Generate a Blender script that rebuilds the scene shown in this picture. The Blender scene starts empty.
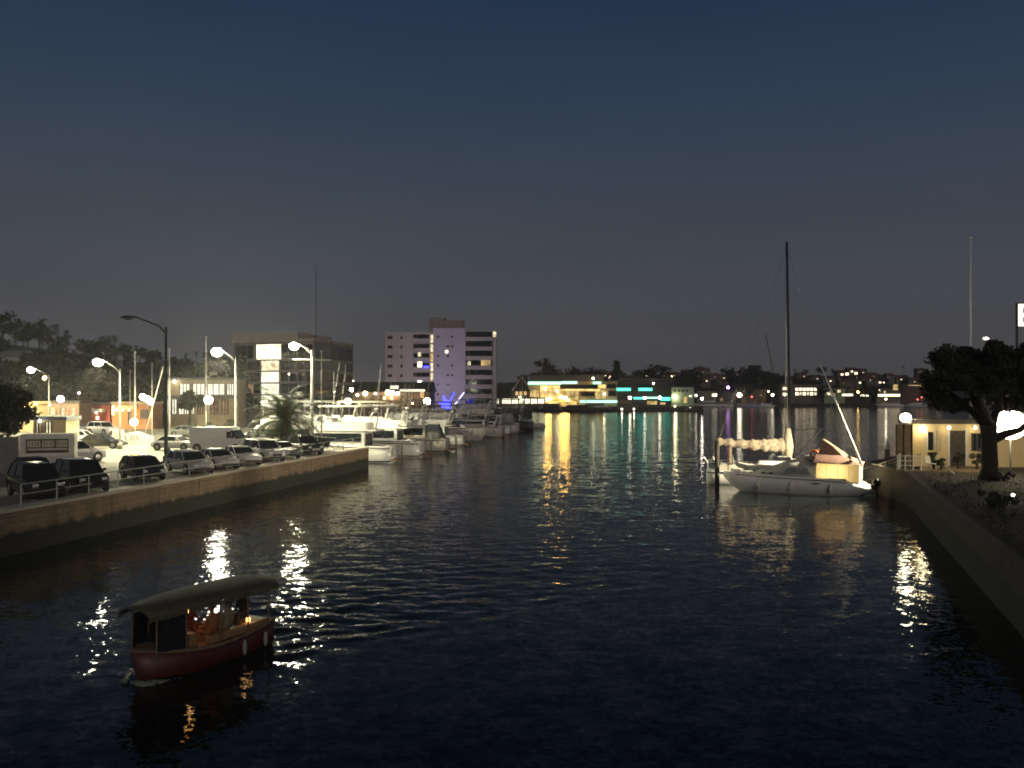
import bpy, bmesh, math, random
from mathutils import Vector, Matrix
import numpy as np
random.seed(7); RNG = np.random.default_rng(7)
R = math.radians
S = bpy.context.scene
COL = S.collection

# ---------------------------------------------------------------- camera
F, CX, HY, H = 870.0, 512.0, 395.0, 7.5      # focal length in pixels, principal column, horizon row, eye height
cam = bpy.data.objects.new('camera', bpy.data.cameras.new('camera')); COL.objects.link(cam)
cam.location = (0, 0, H); cam.rotation_euler = (R(90), 0, 0)
cam.data.sensor_width = 36; cam.data.lens = 36*F/1024; cam.data.shift_y = 11/1024
cam.data.clip_start = .1; cam.data.clip_end = 6000
S.camera = cam
S.render.resolution_x, S.render.resolution_y = 1024, 768

# ---------------------------------------------------------------- world, dusk light, exposure
w = bpy.data.worlds.new('World'); S.world = w; w.use_nodes = True
nt = w.node_tree; nt.nodes.clear()
def N(nt, t, **kw):
    n = nt.nodes.new(t)
    for k, v in kw.items():
        if k in n.inputs: n.inputs[k].default_value = v
        else: setattr(n, k, v)
    return n
out = N(nt, 'ShaderNodeOutputWorld'); bg = N(nt, 'ShaderNodeBackground'); bg2 = N(nt, 'ShaderNodeBackground')
sky = N(nt, 'ShaderNodeTexSky'); sky.sky_type = 'NISHITA'; sky.sun_disc = False
sky.sun_elevation = R(-4); sky.sun_rotation = R(200); sky.altitude = 10
nt.links.new(sky.outputs[0], bg.inputs[0]); bg.inputs[1].default_value = .05
# skyglow of the town: falls off with elevation
tc = N(nt, 'ShaderNodeTexCoord'); sx = N(nt, 'ShaderNodeSeparateXYZ'); ramp = N(nt, 'ShaderNodeValToRGB')
nt.links.new(tc.outputs['Generated'], sx.inputs[0]); nt.links.new(sx.outputs[2], ramp.inputs[0])
stops = [(0.0, (.055, .0525, .055)), (.06, (.0505, .0500, .0540)), (.13, (.0425, .0470, .0575)), (.22, (.0319, .0413, .0590)),
         (.32, (.0190, .0330, .0580)), (.42, (.0105, .0225, .0480)), (.55, (.004, .008, .014)), (1.0, (.003, .005, .008))]
cr = ramp.color_ramp
while len(cr.elements) < len(stops): cr.elements.new(.5)
for e, (p, c) in zip(cr.elements, stops): e.position = p; e.color = (*c, 1)
nt.links.new(ramp.outputs[0], bg2.inputs[0])
# thin uneven high cloud: the glow varies a little from place to place
cm = N(nt, 'ShaderNodeMapping'); cm.inputs['Scale'].default_value = (2.2, 2.2, 9); cn_ = N(nt, 'ShaderNodeTexNoise', Scale=1.6, Detail=5.0, Roughness=.6); cmr = N(nt, 'ShaderNodeMapRange')
cmr.inputs[1].default_value = .3; cmr.inputs[2].default_value = .7; cmr.inputs[3].default_value = 1.32; cmr.inputs[4].default_value = 1.44
nt.links.new(tc.outputs['Generated'], cm.inputs[0]); nt.links.new(cm.outputs[0], cn_.inputs['Vector']); nt.links.new(cn_.outputs[0], cmr.inputs[0]); nt.links.new(cmr.outputs[0], bg2.inputs[1])
add = N(nt, 'ShaderNodeAddShader')
nt.links.new(bg.outputs[0], add.inputs[0]); nt.links.new(bg2.outputs[0], add.inputs[1]); nt.links.new(add.outputs[0], out.inputs[0])
sun = bpy.data.objects.new('sun', bpy.data.lights.new('sun', 'SUN')); COL.objects.link(sun)
sun.data.energy = .5; sun.data.angle = R(25); sun.data.color = (1, .86, .74)      # dusk fill added behind the camera for afterglow and town light
sun.rotation_euler = (R(66), 0, R(20))
S.view_settings.view_transform = 'Standard'; S.view_settings.look = 'None'
S.view_settings.exposure = 0; S.view_settings.gamma = 1
S.cycles.use_denoising = True
S.cycles.volume_bounces = 0; S.cycles.max_bounces = 5; S.cycles.diffuse_bounces = 2; S.cycles.glossy_bounces = 3; S.cycles.transparent_max_bounces = 6
S.cycles.sample_clamp_indirect = 3; S.cycles.sample_clamp_direct = 40
S.cycles.pixel_filter_type = 'BLACKMAN_HARRIS'; S.cycles.filter_width = 1.85

# ---------------------------------------------------------------- helpers
def xa(px, Y): return (px-CX)*Y/F
def za(py, Y): return H-(py-HY)*Y/F
def at(px, py, Y): return Vector((xa(px, Y), Y, za(py, Y)))
LOT = 2.15

def mat(name, col, rough=.6, metal=0, vary=.25, scale=3, bump=0, col2=None, spec=.5):
    m = bpy.data.materials.new(name); m.use_nodes = True; t = m.node_tree
    p = t.nodes['Principled BSDF']
    p.inputs['Roughness'].default_value = rough; p.inputs['Metallic'].default_value = metal
    p.inputs['Specular IOR Level'].default_value = spec
    c2 = col2 or tuple(max(0, c*(1-vary)) for c in col)
    tx = N(t, 'ShaderNodeTexCoord'); nz = N(t, 'ShaderNodeTexNoise', Scale=scale, Detail=4.0, Roughness=.6)
    rp = N(t, 'ShaderNodeValToRGB'); rp.color_ramp.elements[0].position = .32; rp.color_ramp.elements[1].position = .68
    rp.color_ramp.elements[0].color = (*c2, 1); rp.color_ramp.elements[1].color = (*col, 1)
    t.links.new(tx.outputs['Object'], nz.inputs['Vector']); t.links.new(nz.outputs[0], rp.inputs[0]); t.links.new(rp.outputs[0], p.inputs['Base Color'])
    if bump:
        b = N(t, 'ShaderNodeBump', Strength=.6, Distance=bump); t.links.new(nz.outputs[0], b.inputs['Height']); t.links.new(b.outputs[0], p.inputs['Normal'])
    return m

def emat(name, col, strength, scale=0, low=.35):
    """something that gives off light; scale > 0 breaks a lit window up into the brighter and dimmer things seen through it"""
    m = bpy.data.materials.new(name); m.use_nodes = True; t = m.node_tree; t.nodes.clear()
    o = N(t, 'ShaderNodeOutputMaterial'); e = N(t, 'ShaderNodeEmission'); e.inputs[0].default_value = (*col, 1); e.inputs[1].default_value = strength
    if scale:
        tx = N(t, 'ShaderNodeTexCoord'); nz = N(t, 'ShaderNodeTexNoise', Scale=scale, Detail=3.0)
        mr = N(t, 'ShaderNodeMapRange'); mr.inputs[1].default_value = .35; mr.inputs[2].default_value = .65
        mr.inputs[3].default_value = strength*low; mr.inputs[4].default_value = strength
        t.links.new(tx.outputs['Object'], nz.inputs['Vector']); t.links.new(nz.outputs[0], mr.inputs[0]); t.links.new(mr.outputs[0], e.inputs[1])
    t.links.new(e.outputs[0], o.inputs[0])
    return m

class MB:
    def __init__(s): s.v = []; s.f = []; s.mi = []; s.m = 0
    def add(s, vs, fs):
        o = len(s.v); s.v += [tuple(p) for p in vs]
        for f in fs: s.f.append([i+o for i in f]); s.mi.append(s.m)
        return s
    def box(s, x0, x1, y0, y1, z0, z1):
        return s.add([(x0,y0,z0),(x1,y0,z0),(x1,y1,z0),(x0,y1,z0),(x0,y0,z1),(x1,y0,z1),(x1,y1,z1),(x0,y1,z1)],
                     [(0,3,2,1),(4,5,6,7),(0,1,5,4),(1,2,6,5),(2,3,7,6),(3,0,4,7)])
    def loft(s, rings, cap=True):
        n = len(rings[0]); vs = [p for r in rings for p in r]; fs = []
        for i in range(len(rings)-1):
            for j in range(n):
                k = (j+1) % n; fs.append((i*n+j, i*n+k, (i+1)*n+k, (i+1)*n+j))
        if cap: fs.append(tuple(range(n-1, -1, -1))); fs.append(tuple((len(rings)-1)*n+j for j in range(n)))
        return s.add(vs, fs)
    def path(s, pts, rad, n=6):
        pts = [Vector(p) for p in pts]
        if not isinstance(rad, (list, tuple)): rad = [rad]*len(pts)
        rings = []
        for i, p in enumerate(pts):
            d = (pts[min(i+1, len(pts)-1)]-pts[max(i-1, 0)]).normalized()
            a = d.cross(Vector((0,0,1)) if abs(d.z) < .95 else Vector((1,0,0))).normalized(); b = d.cross(a)
            rings.append([p+(a*math.cos(2*math.pi*k/n)+b*math.sin(2*math.pi*k/n))*rad[i] for k in range(n)])
        return s.loft(rings)
    def bar(s, p, q, r, r2=None, n=6): return s.path([p, q], [r, r if r2 is None else r2], n)
    def lathe(s, prof, c=(0,0,0), n=12, axis='z', sc=(1,1)):
        rings = []
        for r, z in prof:
            ring = []
            for k in range(n):
                a = 2*math.pi*k/n; x, y = r*math.cos(a)*sc[0], r*math.sin(a)*sc[1]
                p = (x, y, z) if axis == 'z' else ((x, z, y) if axis == 'y' else (z, x, y))
                ring.append((p[0]+c[0], p[1]+c[1], p[2]+c[2]))
            rings.append(ring)
        return s.loft(rings)
    def ball(s, c, r, n=12, m=8, a0=0, a1=math.pi):
        if not isinstance(r, tuple): r = (r, r, r)
        prof = [(max(1e-4, math.sin(a0+(a1-a0)*i/m)), math.cos(a0+(a1-a0)*i/m)) for i in range(m+1)]
        rings = [[(c[0]+p*r[0]*math.cos(2*math.pi*k/n), c[1]+p*r[1]*math.sin(2*math.pi*k/n), c[2]+z*r[2]) for k in range(n)] for p, z in prof]
        return s.loft(rings)
    def prism(s, poly, z0, z1):
        return s.loft([[(x, y, z0) for x, y in poly], [(x, y, z1) for x, y in poly]])
    def slab(s, poly, off):
        off = Vector(off); return s.loft([[Vector(p) for p in poly], [Vector(p)+off for p in poly]])
    def frustum(s, z0, r0, z1, r1):
        """rectangles (x0,x1,y0,y1) at two heights"""
        q = lambda r, z: [(r[0], r[2], z), (r[1], r[2], z), (r[1], r[3], z), (r[0], r[3], z)]
        return s.loft([q(r0, z0), q(r1, z1)])
    def build(s, name, mats, parent=None, smooth=False, loc=None, rz=0, fix=True, bevel=0):
        me = bpy.data.meshes.new(name); me.from_pydata(s.v, [], s.f)
        if not isinstance(mats, (list, tuple)): mats = [mats]
        for m in mats: me.materials.append(m)
        if len(mats) > 1: me.polygons.foreach_set('material_index', s.mi)
        if fix:
            bm = bmesh.new(); bm.from_mesh(me); bmesh.ops.recalc_face_normals(bm, faces=bm.faces); bm.to_mesh(me); bm.free()
        if smooth: me.polygons.foreach_set('use_smooth', [True]*len(me.polygons))
        o = bpy.data.objects.new(name, me); COL.objects.link(o)
        if parent is not None: o.parent = parent
        if loc is not None: o.location = loc
        o.rotation_euler[2] = rz
        if bevel:
            b = o.modifiers.new('bevel', 'BEVEL'); b.width = bevel; b.segments = 2; b.limit_method = 'ANGLE'
        return o

def tag(o, label=None, cat=None, group=None, kind=None):
    for k, v in (('label', label), ('category', cat), ('group', group), ('kind', kind)):
        if v: o[k] = v
    return o
def thing(name, label, cat, loc=(0,0,0), rz=0, group=None):
    o = bpy.data.objects.new(name, None); COL.objects.link(o); o.empty_display_size = .2
    o.location = loc; o.rotation_euler = (0, 0, rz)
    return tag(o, label, cat, group)
def kids(o): return [c for c in bpy.data.objects if c.parent == o]
def dup(o, loc, rz=None, label=None, group=None, scale=None):
    def cp(a, par):
        c = a.copy(); COL.objects.link(c)
        if par is not None: c.parent = par
        for ch in a.children: cp(ch, c)
        return c
    c = cp(o, None); c.location = loc
    if rz is not None: c.rotation_euler[2] = rz
    if scale is not None: c.scale = scale if isinstance(scale, (tuple, list)) else (scale,)*3
    if label: c['label'] = label
    if group: c['group'] = group
    return c
def lamp_light(kind, power, col, parent, loc=(0,0,0), rot=(0,0,0), size=.25, spot=150, blend=.4):
    l = bpy.data.lights.new('lamp_light', kind); l.energy = power; l.color = col; l.shadow_soft_size = size
    if kind == 'SPOT': l.spot_size = R(spot); l.spot_blend = blend
    o = bpy.data.objects.new('lamp_light', l); COL.objects.link(o); o.parent = parent; o.location = loc; o.rotation_euler = rot
    return o

# ---------------------------------------------------------------- materials
M = {}
M['asphalt'] = mat('asphalt', (.23,.22,.18), .85, scale=.7, vary=.35)
M['land'] = mat('land', (.05,.05,.045), .9, scale=.05)
M['hill'] = mat('hillside', (.035,.045,.022), .95, scale=.06, vary=.6)
def wall_mat(name, c1, c2, mortar, tide, zt):
    m = bpy.data.materials.new(name); m.use_nodes = True; t = m.node_tree; p = t.nodes['Principled BSDF']; p.inputs['Roughness'].default_value = .85
    tx = N(t, 'ShaderNodeTexCoord'); sp = N(t, 'ShaderNodeSeparateXYZ'); cb = N(t, 'ShaderNodeCombineXYZ')
    t.links.new(tx.outputs['Object'], sp.inputs[0]); t.links.new(sp.outputs[1], cb.inputs[0]); t.links.new(sp.outputs[2], cb.inputs[1])
    bk = N(t, 'ShaderNodeTexBrick', Scale=1.0); bk.inputs['Brick Width'].default_value = .9; bk.inputs['Row Height'].default_value = .3; bk.inputs['Mortar Size'].default_value = .014
    bk.inputs['Color1'].default_value = (*c1, 1); bk.inputs['Color2'].default_value = (*c2, 1); bk.inputs['Mortar'].default_value = (*mortar, 1); t.links.new(cb.outputs[0], bk.inputs['Vector'])
    nz = N(t, 'ShaderNodeTexNoise', Scale=.9, Detail=6.0, Roughness=.7); t.links.new(tx.outputs['Object'], nz.inputs['Vector'])
    st = N(t, 'ShaderNodeMapRange'); st.inputs[1].default_value = .35; st.inputs[2].default_value = .7; st.inputs[3].default_value = 0; st.inputs[4].default_value = .6; t.links.new(nz.outputs[0], st.inputs[0])
    m1 = N(t, 'ShaderNodeMix', data_type='RGBA'); t.links.new(st.outputs[0], m1.inputs[0]); t.links.new(bk.outputs[0], m1.inputs[6]); m1.inputs[7].default_value = (.07,.055,.04,1)
    ad = N(t, 'ShaderNodeMath', operation='MULTIPLY_ADD'); t.links.new(nz.outputs[0], ad.inputs[0]); ad.inputs[1].default_value = -.9; t.links.new(sp.outputs[2], ad.inputs[2])
    td = N(t, 'ShaderNodeMapRange'); td.inputs[1].default_value = zt-.52; td.inputs[2].default_value = zt-.25; td.inputs[3].default_value = 1; td.inputs[4].default_value = 0; t.links.new(ad.outputs[0], td.inputs[0])
    m2 = N(t, 'ShaderNodeMix', data_type='RGBA'); t.links.new(td.outputs[0], m2.inputs[0]); t.links.new(m1.outputs[2], m2.inputs[6]); m2.inputs[7].default_value = (*tide, 1)
    t.links.new(m2.outputs[2], p.inputs['Base Color'])
    bp = N(t, 'ShaderNodeBump', Strength=.7, Distance=.03); t.links.new(nz.outputs[0], bp.inputs['Height']); t.links.new(bp.outputs[0], p.inputs['Normal'])
    return m
M['brownwall'] = wall_mat('seawall_blocks', (.30,.20,.12), (.24,.17,.10), (.10,.075,.05), (.022,.022,.015), .95)
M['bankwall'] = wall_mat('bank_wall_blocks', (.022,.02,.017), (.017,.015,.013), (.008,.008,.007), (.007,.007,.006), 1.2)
M['algae'] = mat('tidal_algae', (.035,.035,.025), .8, scale=2)
M['coping'] = mat('coping', (.55,.5,.4), .7, scale=2)
M['concrete'] = mat('concrete', (.34,.32,.28), .8, scale=2)
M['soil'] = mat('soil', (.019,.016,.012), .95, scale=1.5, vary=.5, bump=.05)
M['white'] = mat('white_gelcoat', (.78,.77,.72), .22, scale=1.2, vary=.08)
M['cream'] = mat('cream_gelcoat', (.66,.61,.5), .35, scale=1.2, vary=.12)
M['offwhite'] = mat('weathered_white', (.55,.53,.48), .5, scale=2, vary=.25)
M['navy'] = mat('navy_paint', (.02,.03,.08), .3)
M['glass'] = mat('dark_glass', (.012,.014,.018), .06, vary=.1)
M['steel'] = mat('steel', (.6,.6,.58), .3, metal=.9, vary=.15)
M['galv'] = mat('galvanised', (.5,.49,.44), .5, metal=.4, vary=.2)
M['darkmetal'] = mat('dark_metal', (.05,.05,.048), .5, metal=.3)
M['rubber'] = mat('rubber', (.018,.018,.018), .8)
M['rim'] = mat('wheel_rim', (.45,.45,.45), .35, metal=.8)
M['wood'] = mat('weathered_wood', (.19,.13,.08), .85, scale=4, vary=.5)
M['darkwood'] = mat('dark_wood', (.06,.045,.035), .85, scale=4, vary=.5)
M['teak'] = mat('teak', (.3,.17,.08), .6, scale=6, vary=.4)
M['canvas'] = mat('tan_canvas', (.44,.36,.25), .9, scale=4, vary=.65, bump=.03)
M['litcanvas'] = mat('translucent_cream_canvas', (.72,.62,.42), .8, scale=2, vary=.12)
t_ = M['litcanvas'].node_tree; tr2 = N(t_, 'ShaderNodeBsdfTranslucent'); tr2.inputs[0].default_value = (.75,.62,.36,1); mx_ = N(t_, 'ShaderNodeMixShader'); mx_.inputs[0].default_value = .5
t_.links.new(t_.nodes['Principled BSDF'].outputs[0], mx_.inputs[1]); t_.links.new(tr2.outputs[0], mx_.inputs[2]); t_.links.new(mx_.outputs[0], t_.nodes['Material Output'].inputs[0])
M['brcanvas'] = mat('brown_canvas', (.13,.06,.038), .9, scale=3, vary=.3)
M['greycanvas'] = mat('grey_canvas', (.3,.31,.3), .9, scale=3, vary=.3)
M['olive'] = mat('olive_canvas', (.085,.08,.05), .85, scale=5, vary=.4, bump=.02)
M['maroon'] = mat('maroon_hull', (.066,.011,.010), .5, scale=2, vary=.15)
M['skin'] = mat('skin', (.5,.3,.2), .5, vary=.1)
M['leaf'] = mat('foliage', (.06,.075,.03), .7, scale=2, vary=.55)
M['leafdark'] = mat('dark_foliage', (.055,.06,.03), .75, scale=2, vary=.6)
M['frond'] = mat('palm_frond', (.075,.11,.03), .55, scale=2, vary=.5)
M['bark'] = mat('bark', (.08,.06,.045), .95, scale=6, vary=.5, bump=.04)
M['stucco'] = mat('cream_stucco', (.55,.42,.22), .85, scale=4, vary=.12, bump=.005)
M['aptwhite'] = mat('apartment_stucco', (.5,.45,.46), .85, scale=.3, vary=.12)
M['lavender'] = mat('lavender_lit_panel', (.52,.48,.6), .8, scale=.3, vary=.1)  # lavender light on the blank wall is put into its base colour
M['officewall'] = mat('office_cladding', (.16,.14,.12), .6, scale=.5)
M['pent'] = mat('penthouse_panel', (.30,.26,.22), .8, scale=.5)
M['tan'] = mat('tan_wall', (.45,.36,.22), .85, scale=1)
M['brown'] = mat('brown_wall', (.14,.09,.06), .85, scale=1)
M['redwall'] = mat('red_wall', (.28,.06,.035), .8, scale=1)
M['orangewall'] = mat('orange_wall', (.4,.18,.07), .8, scale=1)
M['greenwall'] = mat('pale_green_wall', (.32,.42,.3), .85, scale=.5)
M['darkwall'] = mat('dark_wall', (.035,.03,.028), .8, scale=.5)
M['greywall'] = mat('grey_boards', (.2,.2,.2), .85, scale=1.2)
M['housewall'] = mat('house_wall', (.17,.145,.12), .85, scale=.4)
M['slate'] = mat('slate_roof', (.12,.13,.14), .8, scale=1)
M['redroof'] = mat('tile_roof', (.16,.07,.045), .85, scale=1)
M['awning'] = mat('white_awning', (.7,.66,.55), .8, scale=1)
M['black'] = mat('black_paint', (.012,.012,.013), .25)
M['darkbark'] = mat('dark_bark', (.035,.028,.022), .95, scale=5, vary=.5, bump=.06)
M['mastblack'] = mat('black_mast', (.014,.014,.014), .6)
M['leafblack'] = mat('oak_leaves', (.026,.030,.014), .8, scale=2, vary=.6)
M['signdark'] = mat('sign_board', (.05,.045,.03), .7)
M['signpale'] = mat('sign_letters', (.42,.42,.33), .8)
M['orange'] = mat('orange_plastic', (.6,.12,.03), .6)
M['red'] = mat('red_lens', (.3,.01,.01), .3)
M['clear'] = mat('headlight_lens', (.75,.75,.75), .12)
E = {}
E['lamp'] = emat('lamp_lens', (1,.97,.78), 700)
E['lamp_small'] = emat('small_lamp', (1,.94,.78), 45)
E['lamp_far'] = emat('far_lamp', (1,.86,.6), 22)
E['lamp_orange'] = emat('sodium_lamp', (1,.55,.16), 60)
E['lamp_warm'] = emat('warm_globe', (1,.86,.52), 40)
E['flood'] = emat('flood_lens', (1,.92,.62), 90)
E['win'] = emat('lit_window', (1,.86,.52), 1.6, 1.2)
E['winhot'] = emat('bright_window', (1,.93,.62), 3.2, .8)
E['winpale'] = emat('pale_window', (1,.95,.72), 1.5, .5, .6)
E['winwarm'] = emat('warm_window', (1,.62,.26), 1.3, 1.5)
E['windim'] = emat('dim_window', (1,.6,.3), .35, 1.5)
E['far_win'] = emat('far_window', (1,.78,.5), 3.5)
E['gold'] = emat('gold_lit_front', (1,.68,.22), 2.2, .25, .25)
E['goldsoft'] = emat('gold_glow', (1,.70,.26), 1.0, .3, .25)
E['lamp_gold_added'] = emat('added_gold_lamp', (1,.5,.10), 110)
E['lamp_quay'] = emat('quay_lamp', (1,.9,.66), 24)
E['teal'] = emat('teal_neon', (.12,.9,.62), 2.5)
E['tealpale'] = emat('pale_teal_neon', (.45,1,.75), 2.4)
E['blue'] = emat('blue_neon', (.03,.03,1), 10)
E['bluewhite'] = emat('blue_white_tube', (.5,.45,1), 4)
E['purple'] = emat('purple_lamp', (.75,.3,1), 14)
E['redlamp'] = emat('red_lamp', (1,.15,.12), 4)
E['sign'] = emat('lit_letter', (1,.92,.68), 2.0)
E['lantern'] = emat('boat_lantern', (1,.45,.12), 7)

# ---------------------------------------------------------------- water (one sheet, finer where the electric boat's wake runs)
DUFFY = Vector((-8.85, 24.6)); DHEAD = R(243); DDIR = Vector((math.cos(DHEAD), math.sin(DHEAD)))
def axis(lo, hi, a, b, step):
    fine = list(np.arange(a, b, step)); l = []; x = a; d = step
    while x > lo: d *= 1.35; x -= d; l.append(max(x, lo))
    r = []; x = fine[-1]; d = step
    while x < hi: d *= 1.35; x += d; r.append(min(x, hi))
    return np.array(l[::-1]+fine+r)
ax = axis(-1800, 1800, -15, 8, .085); ay = axis(-60, 2600, 16, 46, .085)
GX, GY = np.meshgrid(ax, ay)
rx = (GX-DUFFY.x); ry = (GY-DUFFY.y)
lx = rx*DDIR.x+ry*DDIR.y; ly = -rx*DDIR.y+ry*DDIR.x         # boat frame: +lx ahead
back = np.clip(-(lx-2.2), 0, 60)
GZ = np.zeros_like(GX)
arm = np.abs(ly)-.40*back-.35
env = np.exp(-back/12)*(lx < 2.3)*np.clip(back/1.0, 0, 1)
def ripple(k, ang, ph): return np.cos(k*(lx*math.cos(ang)+ly*math.sin(ang))+ph)
fan = np.clip(1.15-np.abs(ly)/(1.1+.48*back), 0, 1)*env
GZ += .036*env*np.exp(-(arm/(.45+.06*back))**2)*np.cos(arm*5+np.sin(lx*1.3)*.8)*(.6+.4*np.sin(lx*2.1))
for k_, a_, p_, h_ in ((3.4, 0, 0, .022), (4.6, .6, 1, .018), (4.6, -.6, 2, .018), (6.5, .9, 3, .013), (6.5, -.9, 4, .013), (9.0, .35, 5, .008), (9.5, -.4, 1.5, .008), (14, .15, .4, .0035), (15, -.7, 2.2, .003), (13, .8, 3.3, .003)):
    GZ += 2.0*h_*fan*ripple(k_, a_, p_)*(.75+.25*np.sin(lx*.9+ly*.7+p_))
ny, nx = GX.shape
wv = np.stack([GX.ravel(), GY.ravel(), GZ.ravel()], 1)
ii = np.arange(ny*nx).reshape(ny, nx)
wf = np.stack([ii[:-1,:-1].ravel(), ii[:-1,1:].ravel(), ii[1:,1:].ravel(), ii[1:,:-1].ravel()], 1)
me = bpy.data.meshes.new('water'); me.vertices.add(len(wv)); me.vertices.foreach_set('co', wv.ravel())
me.loops.add(wf.size); me.loops.foreach_set('vertex_index', wf.ravel()); me.polygons.add(len(wf))
me.polygons.foreach_set('loop_start', np.arange(0, wf.size, 4)); me.polygons.foreach_set('loop_total', np.full(len(wf), 4))
me.polygons.foreach_set('use_smooth', np.ones(len(wf), bool)); me.update(); me.validate()
water = bpy.data.objects.new('water', me); COL.objects.link(water); tag(water, 'dark rippled harbour water reflecting the lamps', kind='structure')
m = bpy.data.materials.new('harbour_water'); m.use_nodes = True; t = m.node_tree; p = t.nodes['Principled BSDF']
p.inputs['Base Color'].default_value = (.004, .007, .008, 1); p.inputs['Roughness'].default_value = .045; p.inputs['IOR'].default_value = 1.333; p.inputs['Specular IOR Level'].default_value = .24; p.inputs['Specular Tint'].default_value = (.86, .97, .72, 1)
tx = N(t, 'ShaderNodeTexCoord'); geo = N(t, 'ShaderNodeNewGeometry'); acc = None
for sc, amp, st in ((.3, .02, (.8, 1.2, 1)), (.9, .08, (.75, 1.25, 1)), (2.6, .10, (.85, 1.15, 1)), (7.0, .12, (1, 1, 1)), (17.0, .06, (1, 1, 1))):
    mp = N(t, 'ShaderNodeMapping'); mp.inputs['Scale'].default_value = st; mp.inputs['Rotation'].default_value = (0, 0, R(12)); mp.inputs['Location'].default_value = (sc*7, sc*3, 0)
    nz = N(t, 'ShaderNodeTexNoise', Scale=sc, Detail=2.0, Roughness=.5)
    sb = N(t, 'ShaderNodeVectorMath', operation='SUBTRACT'); sb.inputs[1].default_value = (.5, .5, .5)
    ml = N(t, 'ShaderNodeVectorMath', operation='MULTIPLY'); ml.inputs[1].default_value = (amp*1.6, amp*1.6, 0)
    t.links.new(tx.outputs['Object'], mp.inputs[0]); t.links.new(mp.outputs[0], nz.inputs['Vector']); t.links.new(nz.outputs[1], sb.inputs[0]); t.links.new(sb.outputs[0], ml.inputs[0])
    if acc is None: acc = ml
    else:
        ad = N(t, 'ShaderNodeVectorMath', operation='ADD'); t.links.new(acc.outputs[0], ad.inputs[0]); t.links.new(ml.outputs[0], ad.inputs[1]); acc = ad
# gusts: patches of calmer and rougher water
gz = N(t, 'ShaderNodeTexNoise', Scale=.05, Detail=2.0); gm = N(t, 'ShaderNodeMapRange'); gm.inputs[1].default_value = .35; gm.inputs[2].default_value = .65; gm.inputs[3].default_value = .8; gm.inputs[4].default_value = 1.1
t.links.new(tx.outputs['Object'], gz.inputs['Vector']); t.links.new(gz.outputs[0], gm.inputs[0])
sg = N(t, 'ShaderNodeVectorMath', operation='SCALE'); t.links.new(acc.outputs[0], sg.inputs[0]); t.links.new(gm.outputs[0], sg.inputs['Scale'])
ad = N(t, 'ShaderNodeVectorMath', operation='ADD'); t.links.new(geo.outputs['Normal'], ad.inputs[0]); t.links.new(sg.outputs[0], ad.inputs[1])
nn = N(t, 'ShaderNodeVectorMath', operation='NORMALIZE'); t.links.new(ad.outputs[0], nn.inputs[0]); t.links.new(nn.outputs[0], p.inputs['Normal'])
me.materials.append(m)

# ---------------------------------------------------------------- land, quay and hills
def wallx(Y): return -30.94+.177*Y        # water edge of the left quay
def struct(name, mb, m, label=None, **kw): return tag(mb.build(name, m, **kw), label, kind='structure')
land = [(wallx(-40), -40), (wallx(89.5), 89.5), (-30, 91.5), (-13, 190), (7, 300), (7.5, 408), (90, 409), (98, 480), (112, 552), (420, 570), (900, 640), (900, 2600), (-1800, 2600), (-1800, -40)]
top = MB().slab([(x-.004 if i < 2 else x, y, -1.5) for i, (x, y) in enumerate(land)], (0, 0, 1.5+LOT-.02))
struct('ground', top, M['land'], 'dark land behind the waterfront')
lot = MB().prism([(wallx(25)-.62, 25), (wallx(89)-.62, 89), (-31, 91), (-24, 130), (-60, 150), (-110, 150), (-110, 25)], LOT-.016, LOT)
struct('parking_lot', lot, M['asphalt'], 'lamp-lit asphalt of the waterside car park')
MR = M['coping']
lines = MB()
for k in range(13):
    y = 44+k*3.4; x = wallx(y)-.9
    lines.slab([(x, y, LOT+.004), (x-3.0, y+3.2, LOT+.004), (x-3.08, y+3.12, LOT+.004), (x-.08, y-.08, LOT+.004)], (0, 0, .002))
struct('parking_lines', lines, mat('line_paint', (.7,.7,.6), .7), 'white painted parking bay lines')

hw = MB(); 
def strip(x_off0, x_off1, z0, z1, y0=-40, y1=89.5): return MB().slab([(wallx(y0)+x_off0, y0, z0), (wallx(y1)+x_off0, y1, z0), (wallx(y1)+x_off1, y1, z0), (wallx(y0)+x_off1, y0, z0)], (0, 0, z1-z0))
q = thing('quay_wall', 'long brown concrete quay wall in front of the parked cars', 'quay wall')
strip(.005, .35, -1.2, LOT-.13).build('wall_face', M['brownwall'], q)
strip(-.6, .43, LOT-.125, LOT+.03).build('coping', M['coping'], q)
pil = MB()
for k in range(14):
    y = 30+k*4.5; x = wallx(y)+.36
    pil.slab([(x, y, .65), (x+.03, y, .65), (x+.03, y+.25, .65), (x, y+.25, .65)], (0, 0, 1.3))
pil.build('buttress', M['brownwall'], q)

rl = thing('railing', 'two-bar steel railing along the top of the brown quay wall', 'railing', (0, 0, 0))
for nm, z in (('top_rail', 1.0), ('lower_rail', .52)):
    MB().bar((wallx(42)-.2, 42, LOT+.03+z), (wallx(89)-.2, 89, LOT+.03+z), .033).build(nm, M['galv'], rl)
for k in range(20):
    y = 42+k*2.47
    MB().bar((wallx(y)-.2, y, LOT+.03), (wallx(y)-.2, y, LOT+1.05), .035).build('post', M['galv'], rl)

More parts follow.
